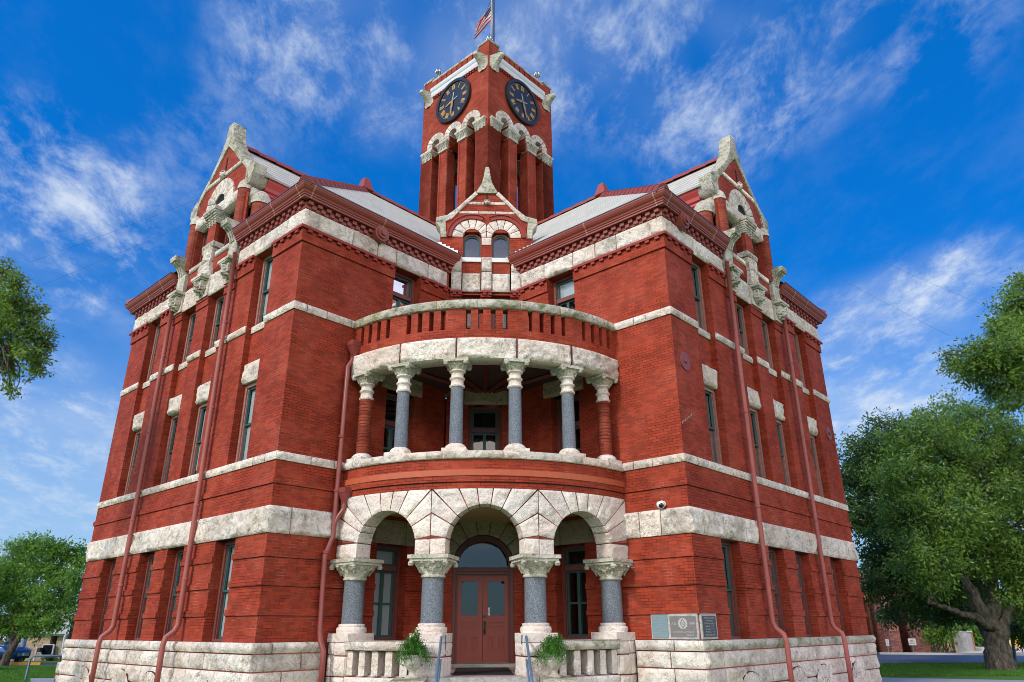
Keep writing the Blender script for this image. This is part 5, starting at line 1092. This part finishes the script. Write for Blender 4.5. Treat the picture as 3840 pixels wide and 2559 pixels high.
# ------------------------------------------------------------------ trees
def limb(m, p, q, r0, r1, n=7, wob=.12):
    p, q = np.array(p, float), np.array(q, float); L = np.linalg.norm(q-p); pts, rr = [], []; b1, b2 = rng.normal(size=3)*wob*L*.5, rng.normal(size=3)*wob*L*.25
    for k in range(n): t = k/(n-1); pts.append(p+(q-p)*t+b1*math.sin(PI*t)+b2*math.sin(2*PI*t)+np.array([0, 0, .10*L*math.sin(PI*t)])); rr.append(r0+(r1-r0)*t)
    m.tube(pts, rr, 'bark', 8); return pts
def tree(name, label, base, tr, stems, blobs, nleaf, L, mat, per=34, spread=.42, group=None, droop=.35, twigs=3):
    """trunk and limbs reach into each clump; the crown is many separate leaves in tufts on the clumps"""
    base = np.array(base, float); o = tag(empty(name, tuple(base)), label, 'tree', group); t = MB(); ends = []
    for st in stems:
        q = [base-np.array([0, 0, .5]), base+np.array([0, 0, .12])]+[np.array(s[:3]) for s in st]; r = [tr*1.25, tr*1.08]+[s[3] for s in st]
        pts, rr = [], []
        for a, b, ra, rb in zip(q, q[1:], r, r[1:]):
            for k in range(5): w = k/5; pts.append(a+(b-a)*w+rng.normal(size=3)*.03*tr/.3); rr.append(ra+(rb-ra)*w)
        pts.append(q[-1]); rr.append(r[-1]); t.tube(pts, rr, 'bark', 12); ends += [(x, rr[i]) for i, x in enumerate(pts) if i > len(pts)*.4]
    cl = []; cn = []; vol = np.array([b[3]**2 for b in blobs]); vol = vol/vol.sum(); ncl = nleaf//per
    for b, w in zip(blobs, vol):
        c, r = np.array(b[:3]), b[3]; k = max(4, int(ncl*w)); d = rng.normal(size=(k, 3)); d /= np.linalg.norm(d, axis=1, keepdims=True); rad = (.35+.65*rng.random((k, 1))**.6)*(1+.28*rng.normal(size=(k, 1))*.6)
        pts = c+d*rad*r*np.array([1, 1, .82]); cl.append(pts); cn.append(d); e, er = min(ends, key=lambda q: np.linalg.norm(q[0]-c)); lp = limb(t, e, c, max(.035, er*.55) if r > .3 else .012, .03 if r > .3 else .006)
        for j in range(twigs*2): s = lp[rng.integers(2, len(lp))]; limb(t, s, pts[rng.integers(0, k)], .028, .008, 5, .2)
    t.build('trunk', o, True); m = MB(); leaves(m, np.concatenate(cl), spread, nleaf, L, mat, droop, .45, .8, np.concatenate(cn)); m.build('crown', o); return o
def px_blobs(lst, Y, jit=.6, yr=1.):
    out = []
    for (u, v, r) in lst:
        y = Y+random.uniform(-1, 1)*yr; p = at(u, v, y); out.append((*p, r/FPX*np.linalg.norm(p-CAM)*.95))
    return out
B = gz(3754, 2516); g3 = lambda u, v, Y, r: (*at(u, v, Y), r)
tree('oak_tree', 'broad bright green oak with a stout trunk on the right lawn', B, .50, [[g3(3738, 2420, B[1], .43), g3(3716, 2345, B[1], .40), g3(3660, 2270, B[1]-.5, .20), g3(3580, 2050, B[1], .12)], [g3(3738, 2420, B[1], .43), g3(3722, 2340, B[1], .36), g3(3730, 2230, B[1], .22), g3(3700, 1850, B[1], .12)], [g3(3740, 2420, B[1], .36), g3(3775, 2300, B[1]-.3, .15), g3(3850, 2200, B[1], .10)], [g3(3728, 2370, B[1], .20), g3(3660, 2318, B[1]-.6, .15), g3(3560, 2285, B[1]-1., .10), g3(3480, 2262, B[1]-1.5, .06)]],
     px_blobs([(3450, 1640, 105), (3550, 1585, 110), (3670, 1590, 95), (3790, 1670, 110), (3390, 1780, 130), (3520, 1750, 160), (3670, 1720, 170), (3830, 1790, 170), (3400, 1930, 130), (3540, 1930, 170), (3700, 1930, 180), (3850, 1980, 170), (3470, 2080, 120), (3620, 2090, 150), (3770, 2120, 150), (3900, 2150, 160), (3950, 1850, 180), (3560, 2190, 80), (3850, 2260, 90), (3490, 2160, 70)], B[1], yr=2.2), 105000, .155, 'leaf_oak', 44, .34, group='oaks on the right lawn')
B2 = gz(3748, 2490)
tree('oak_tree', 'dark dense oak behind the bright oak, beside the right corner of the courthouse', B2, .5, [[g3(3735, 2400, B2[1], .42), g3(3600, 2230, B2[1], .25), g3(3400, 2150, B2[1], .15), g3(3320, 1950, B2[1], .1)], [g3(3735, 2400, B2[1], .42), g3(3640, 2250, B2[1], .22), g3(3480, 2280, B2[1], .12)], [g3(3735, 2400, B2[1], .4), g3(3850, 2250, B2[1], .2)]],
     px_blobs([(3260, 1690, 95), (3350, 1640, 90), (3230, 1800, 95), (3320, 1800, 100), (3230, 1930, 85), (3330, 1960, 110), (3300, 2100, 80), (3400, 2130, 100), (3270, 2210, 50), (3380, 2250, 65), (3480, 2250, 80), (3330, 2300, 35), (3440, 2310, 38), (3560, 2290, 60), (3640, 2250, 80), (3850, 2300, 70), (3840, 2370, 45)], B2[1], yr=2.5), 40000, .20, 'leaf_oak_dark', 34, .36, group='oaks on the right lawn')
B3 = np.array([*at(4420, 2600, -6.)[:2], G])
tree('oak_tree', 'high oak boughs reaching in above the bright oak, their trunk out of sight', B3, .5, [[g3(4380, 2000, -6, .4), g3(4200, 1600, -6, .26), g3(3950, 1400, -6, .16), g3(3700, 1380, -6, .07)], [g3(4200, 1600, -6, .25), g3(4000, 1200, -6, .14)]],
     px_blobs([(3845, 1060, 50), (3800, 1130, 65), (3850, 1200, 90), (3770, 1230, 60), (3820, 1320, 100), (3720, 1330, 75), (3640, 1340, 60), (3580, 1370, 40), (3660, 1400, 55), (3760, 1420, 80), (3850, 1450, 75), (3730, 1480, 40), (3960, 1300, 170), (3960, 1450, 90), (3800, 1510, 30), (3560, 1330, 22)], -6., yr=1.2), 30000, .13, 'leaf_oak', 30, .26, group='oaks on the right lawn')
B4 = np.array([*at(-650, 2600, -10.)[:2], G])
tree('oak_tree', 'near oak branch of small glossy leaves hanging in at the left edge of the sky', B4, .45, [[g3(-560, 1900, -10, .35), g3(-350, 1450, -10, .2), g3(-120, 1250, -10, .1), g3(40, 1220, -10, .04)]],
     px_blobs([(-10, 1000, 45), (45, 1060, 50), (20, 1130, 70), (95, 1150, 55), (140, 1180, 35), (60, 1230, 75), (150, 1255, 50), (175, 1300, 35), (30, 1320, 70), (110, 1340, 60), (130, 1390, 28), (40, 1400, 28), (35, 1440, 18), (45, 1470, 12), (-60, 1150, 120), (-60, 1320, 90)], -10., yr=.5), 15000, .10, 'leaf_oak', 26, .14, droop=.5, twigs=2)
B5 = gz(14, 2497)
tree('ash_tree', 'young forked tree with bright feathery leaves on the left lawn', B5, .20, [[g3(45, 2430, B5[1], .17), g3(90, 2360, B5[1], .12), g3(150, 2250, B5[1], .08), g3(200, 2150, B5[1], .05)], [g3(40, 2435, B5[1], .16), g3(55, 2370, B5[1], .12), g3(70, 2220, B5[1], .08)], [g3(85, 2365, B5[1], .1), g3(200, 2270, B5[1], .06), g3(270, 2200, B5[1], .04)]],
     px_blobs([(75, 2060, 45), (130, 2040, 45), (190, 2050, 45), (240, 2080, 35), (300, 2060, 30), (310, 2110, 35), (50, 2130, 60), (140, 2120, 65), (230, 2140, 55), (290, 2170, 45), (20, 2220, 60), (110, 2230, 70), (210, 2220, 65), (280, 2250, 40), (50, 2320, 60), (150, 2310, 55), (230, 2310, 45), (15, 2350, 38), (110, 2345, 35), (195, 2350, 28), (150, 2385, 16), (-50, 2200, 80), (-50, 2330, 50)], B5[1], yr=1.2), 26000, .17, 'leaf_bright', 26, .30)
for i, (u, v, Y, rs, lb, mt) in enumerate([(3585, 2330, 34, [(3560, 2320, 40), (3600, 2350, 45), (3570, 2390, 40), (3620, 2400, 40), (3590, 2430, 22)], 'light green tree beyond the road, left of the grey kiosk', 'leaf_bright'), (3670, 2400, 38, [(3640, 2330, 50), (3690, 2350, 55), (3660, 2400, 45), (3700, 2420, 40), (3650, 2440, 20)], 'mid green tree beyond the road, behind the grey kiosk', 'leaf_far'), (3800, 2400, 36, [(3790, 2370, 50), (3830, 2390, 50), (3870, 2350, 60), (3850, 2420, 30)], 'dark green tree beyond the road, behind the yellow box', 'leaf_oak_dark')]):
    b = np.array([*at(u, 2440, Y)[:2], G]); tree('roadside_tree', lb, b, .22, [[(b[0], b[1], G+1.2, .2), (*at(u, v, Y), .1)]], px_blobs(rs, Y, yr=1.5), 9000, .30, mt, 22, .5, 'trees beyond the road', twigs=1)
for (u0, u1, v, Y, n, lb) in [(3640, 3712, 2425, 33., 3500, 'dense dark green shrubbery along the far kerb behind the kiosk')]:
    m = MB(); c = [at(random.uniform(u0, u1), random.uniform(v-25, v+18), Y+random.uniform(-1, 1)) for _ in range(60)]; leaves(m, c, .5, n, .3, 'leaf_oak_dark', .2); tag(m.build('shrub', None, False, tuple(at(3680, 2445, Y))), lb, 'shrub')
# multi-stemmed shrub with pale bare stems
def stems(m):
    for i in range(26):
        u = random.uniform(3498, 3556); p = np.array([*at(u, 2446, 21.5)[:2], G]); q = at(u+random.uniform(-22, 22), random.uniform(2340, 2385), 21.5+random.uniform(-.5, .5)); limb(m, p, q, .035, .02, 5, .06)
    leaves(m, [at(random.uniform(3485, 3560), random.uniform(2330, 2385), 21.5+random.uniform(-.8, .8)) for _ in range(40)], .5, 4200, .2, 'leaf_oak', .3)
simple('multi_stem_shrub', stems, 'clump of pale bare shrub stems under a leafy top before the orange wall', 'shrub', tuple(gz(3527, 2447)))

# ------------------------------------------------------------------ buildings and street things on the right
def wallbox(m, u0, u1, v, Y, h, th, mat, z=G):
    p, q = at(u0, v, Y), at(u1, v, Y); f = lambda u, zz, d: np.stack(np.broadcast_arrays(p[0]+u, p[1]-d, zz), -1); m.box(f, 0, q[0]-p[0], z, z+h, -th, 0, mat); return f, q[0]-p[0]
RB = tag(empty('brick_hall', (30, 26, G)), 'low orange brick building with mottled brick piers across the road on the right', 'building')
m = MB(); wallbox(m, 3050, 3565, 2440, 25.5, 5.2, 6., 'orange_brick'); m.build('wall', RB)
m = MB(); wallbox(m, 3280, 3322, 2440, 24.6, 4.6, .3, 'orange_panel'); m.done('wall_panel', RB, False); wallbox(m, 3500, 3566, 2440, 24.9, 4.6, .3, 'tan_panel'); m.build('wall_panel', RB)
for u0, u1 in ((3345, 3386), (3458, 3492), (3225, 3262)):
    m = MB(); wallbox(m, u0, u1, 2440, 22.6, 5.0, 2.6, 'mottled_brick'); m.build('brick_pier', RB)
m = MB(); wallbox(m, 3030, 3580, 2440, 26.2, .6, 7.6, 'pole_metal', G+5.2); m.build('roof', RB)
m = MB(); wallbox(m, 3290, 3560, 2440, 22.9, .02, .1, 'lawn'); 
def signf(u, v0, v1, w, vb, Y, mats, fn):
    def f(m):
        p, q, b = at(u, v0, Y), at(u, v1, Y), gz(u, vb); x, y = p[0], p[1]; m.tube([(x, y, G), (x, y, q[2]+.1)], .03, 'steel', 8); m.box(f_xyz, x-w/2, x+w/2, q[2], p[2], y-.05, y-.035, 'white_paint'); fn(m, x, y-.05, q[2], p[2])
    return f
Ys = gz(3326, 2454)[1]
simple('road_sign', signf(3324, 2397, 2422, .20, 2454, Ys, None, lambda m, x, y, z0, z1: [m.box(f_xyz, x-.06, x+.06, z0+(z1-z0)*(.18+.16*k), z0+(z1-z0)*(.26+.16*k), y-.005, y, 'sign_blue') for k in range(5)]), 'narrow white road sign on a thin post beside the near brick pier', 'sign', (at(3324, 2400, Ys)[0], Ys, G))
Ys = gz(3422, 2450)[1]
s2 = tag(empty('parking_sign', (at(3417, 2400, Ys)[0], Ys, G)), 'square white parking sign with red lettering on a post before the far wall', 'sign')
m = MB(); signf(3417, 2395, 2420, .52, 2450, Ys, None, lambda *a: None)(m); m.build('sign_panel', s2)
fs_ = lambda u, z, d: np.stack(np.broadcast_arrays(u, Ys-.05-d, z), -1); c = at(3417, 2404, Ys); text('lettering', 'No', .17, fs_, c[0], c[2], .006, 'ink', s2); c = at(3417, 2412.5, Ys); text('lettering', 'Parking', .135, fs_, c[0], c[2], .006, 'sign_red', s2)
def kiosk(m):
    Y = gz(3625, 2449)[1]; p = gz(3625, 2449); f = lambda u, z, d: np.stack(np.broadcast_arrays(p[0]+u, p[1]-d, G+z), -1); h = 1.32; m.box(f, -.66, .30, .1, h, -.25, .0, 'concrete'); m.box(f, .30, .62, .1, h, -.25, -.04, 'pavement'); m.box(f, -.74, -.66, .1, h, -.3, .03, 'cream_box'); m.box(f, -.74, .66, h, h+.05, -.3, .05, 'white_metal'); m.box(f, .62, .68, .1, h, -.3, .03, 'orange_brick'); m.box(f, -.85, .9, 0, .1, -.5, .25, 'kerb_pale')
simple('kiosk', kiosk, 'grey slab kiosk with cream left edge on the far kerb', 'kiosk', tuple(gz(3625, 2449)))
def ybox(m):
    p = gz(3808, 2441); f = lambda u, z, d: np.stack(np.broadcast_arrays(p[0]+u, p[1]-d, G+z), -1); m.box(f, -.42, -.02, .1, .88, -.3, .1, 'cream_box'); m.poly(f, [(-.02, .1), (.45, .1), (.45, .85), (.38, .93), (.05, .93), (-.02, .85)], -.3, .12, 'yellow_box'); m.box(f, .04, .40, .15, .78, .12, .14, 'yellow_box'); m.box(f, -.5, .6, 0, .1, -.5, .3, 'kerb_pale')
simple('utility_box', ybox, 'bright yellow box with a cream side on the far raised kerb', 'box', tuple(gz(3808, 2441)))
simple('sign_post', lambda m: (m.tube([gz(3809, 2487), at(3786, 2330, gz(3809, 2487)[1])], .075, 'pole_metal', 10), m.tube([at(3789, 2352, gz(3809, 2487)[1]), at(3786, 2330, gz(3809, 2487)[1])], .085, 'steel', 10)), 'dark metal post at the road edge right of the bright oak trunk', 'post', tuple(gz(3809, 2487)), True)
# ------------------------------------------------------------------ cars
def car(label, loc, rz, paint, front=True, group=None):
    o = tag(empty('parked_car', loc), label, 'car', group); o.rotation_euler = (0, 0, rz); kids = []
    St = [(-2.25, .55, .38, .62, .62), (-2.15, .78, .26, .80, .80), (-1.5, .88, .22, .92, .96), (-1.1, .90, .22, .94, 1.24), (-.5, .90, .22, .94, 1.42), (.2, .90, .22, .93, 1.43), (.75, .90, .22, .92, 1.20), (1.15, .90, .22, .90, .95), (1.7, .88, .22, .84, .86), (2.1, .80, .25, .70, .71), (2.28, .58, .36, .56, .56)]
    vs = []
    for x, hw, z0, zb, zr in St:
        rw = hw*.72 if zr > zb+.08 else hw*.86
        half = [(0, z0), (hw*.9, z0), (hw, (z0+zb)/2), (hw*.97, zb-.06), (hw*.93, zb), (rw, zb+(zr-zb)*.85+.005), (rw*.8, zr+.01), (0, zr+.02)]; vs += [(x, y, z) for y, z in half]+[(x, -y, z) for y, z in reversed(half[1:-1])]
    n = 14; body = []; gl_ = []
    for k in range(len(St)-1):
        for i in range(n):
            q = [k*n+i, k*n+(i+1) % n, (k+1)*n+(i+1) % n, (k+1)*n+i]; cab = (St[k][4] > St[k][3]+.1 or St[k+1][4] > St[k+1][3]+.1); (gl_ if cab and (i in (4, 8) or (i in (5, 6, 7) and k in (2, 6))) else body).append(q)
    body += [list(range(n)), [(len(St)-1)*n+i for i in range(n)]]
    def put(nm, m, sm=True): b = m.build(nm, None, sm); b.parent = o; return b
    m = MB(); m.add(vs, body, paint); put('body', m); m = MB(); m.add(np.array(vs), gl_, 'black_glass'); put('window', m)
    for x in (-1.4, 1.42):
        for sg in (-1, 1): m = MB(); m.tube([(x, sg*.70, .33), (x, sg*.915, .33)], .33, 'rubber', 20); w = put('wheel', m); r = MB(); r.tube([(x, sg*.90, .33), (x, sg*.925, .33)], .21, 'chrome', 12); ob = r.build('rim', None, True); ob.parent = w
    for sg in (-1, 1): m = MB(); m.box(f_xyz, 2.02, 2.16, .60, .68, *sorted((sg*.48, sg*.76)), 'white_metal'); put('headlight', m, False)
    m = MB(); m.box(f_xyz, 2.0, 2.30, .36, .54, -.45, .45, 'dark'); [m.box(f_xyz, 2.30, 2.305, .38+.045*k, .395+.045*k, -.42, .42, 'chrome') for k in range(4)]; m.poly(lambda u, z, d: np.stack(np.broadcast_arrays(2.30+d, u, z), -1), [(x, .46+y) for x, y in arc(.075, 0, 2*PI, 16)[:-1]], 0, .02, 'chrome'); put('grille', m, False)
    return o
pc = at(88, 2470, 15.0); car('blue saloon car with its nose just right of the left tree trunk', (pc[0]-2.35, pc[1]+.5, G), -.20, 'car_blue')
pc = gz(10, 2520); car('pale car at the left frame edge with only a bumper corner showing', (pc[0]-3.0, pc[1]+.3, G), -.1, 'car_white')
pc = gz(3590, 2447); car('small pale car beyond the road just left of the grey kiosk', (pc[0]-.2, pc[1]+7., G), .3, 'car_white', group='pale cars beyond the road')
pc = gz(3786, 2447); car('pale car beyond the road half hidden by the bright oak trunk', (pc[0], pc[1]+8., G), 2.9, 'car_white', group='pale cars beyond the road')
# ------------------------------------------------------------------ left background
LBY = 18.5
LB = tag(empty('tan_building', (*at(100, 2480, LBY)[:2], G)), 'tan brick building with pale metal upper wall beyond the left lawn', 'building')
def lb(name, u0, u1, v0, v1, th, mat, d=0., parent=None):
    m = MB(); p, q = at(u0, v0, LBY-d), at(u1, v1, LBY-d); m.box(lambda u, z, dd: np.stack(np.broadcast_arrays(u, p[1]-dd, z), -1), p[0], q[0], min(p[2], q[2]), max(p[2], q[2]), -th, 0, mat); return m.build(name, parent or LB)
lb('wall', -700, 192, 2500, 2386, 3., 'tan_brick'); lb('wall', 192.5, 420, 2500, 2386, 3., 'stone_inner', -.15); lb('fascia', -700, 420, 2386, 2378, 3.2, 'pole_metal', .15); lb('upper_wall', 100, 420, 2378, 2290, 3., 'pale_cladding', -.4); lb('upper_wall', -700, 99.5, 2378, 2370, 3., 'tan_brick', -.05)
w = lb('window', 160, 193, 2417, 2469, .1, 'white_metal', .06); lb('pane', 163, 190, 2420, 2453, .02, 'black_glass', .09, w); lb('air_conditioner', 162, 190, 2456, 2467, .3, 'pole_metal', .3, w)
m = MB(); Yd = LBY-.3; m.tube([at(262, 2330, Yd), at(250, 2378, Yd), at(243, 2390, Yd), at(228, 2480, Yd)], .07, 'white_metal', 8); m.build('downspout', LB)
m = MB(); m.tube([at(141, 2425, Yd), at(124, 2492, Yd)], .05, 'white_metal', 8); m.build('conduit', LB)
m = MB(); p = at(148, 2438, Yd); m.box(f_xyz, p[0]-.07, p[0]+.07, p[2]-.12, p[2]+.12, p[1]-.1, p[1]+.2, 'pole_metal'); m.build('meter_box', LB)
def bollard_light(m):
    Y = 15.5
    for u in (4, 20): p = at(u, 2407, Y); q = at(u, 2370, Y); c = ((p[0]+q[0])/2); m.box(f_xyz, c-.17, c+.17, p[2], q[2], Y-.15, Y+.15, 'white_paint')
    p = at(10, 2407, Y); m.tube([(p[0], Y, G), (p[0], Y, p[2]+.05)], .13, 'steel', 10)
simple('lamp_post', bollard_light, 'grey post with two white box lamps behind the left tree trunk', 'lamp', (*at(10, 2480, 15.5)[:2], G))
simple('sign_post', lambda m: m.tube([(*at(88, 2410, 15.6)[:2], G), (*at(88, 2410, 15.6)[:2], at(88, 2370, 15.6)[2])], .16, 'steel', 12), 'thick grey round post before the tan wall on the left', 'post', (*at(88, 2480, 15.6)[:2], G), True)
s3 = tag(empty('street_sign', (*at(64, 2480, 14.8)[:2], G)), 'small blue and white street sign on a thin grey post by the left tree', 'sign'); m = MB(); p = at(66, 2412, 14.8); m.tube([(p[0], p[1], G), (p[0], p[1], p[2])], .035, 'steel', 8); m.box(f_xyz, p[0]-.2, p[0]+.24, p[2]-.02, p[2]+.18, p[1]-.05, p[1]-.03, 'white_paint'); m.box(f_xyz, p[0]-.17, p[0]+.21, p[2]+.01, p[2]+.15, p[1]-.055, p[1]-.05, 'sign_blue'); m.build('sign_panel', s3)
simple('utility_pole', lambda m: m.tube([(*at(262, 2405, 13.)[:2], G), (*at(262, 2405, 13.)[:2], at(262, 2315, 13.)[2])], .12, 'bark', 10), 'dark wooden pole close to the left corner of the courthouse', 'pole', (*at(262, 2480, 13.)[:2], G), True)
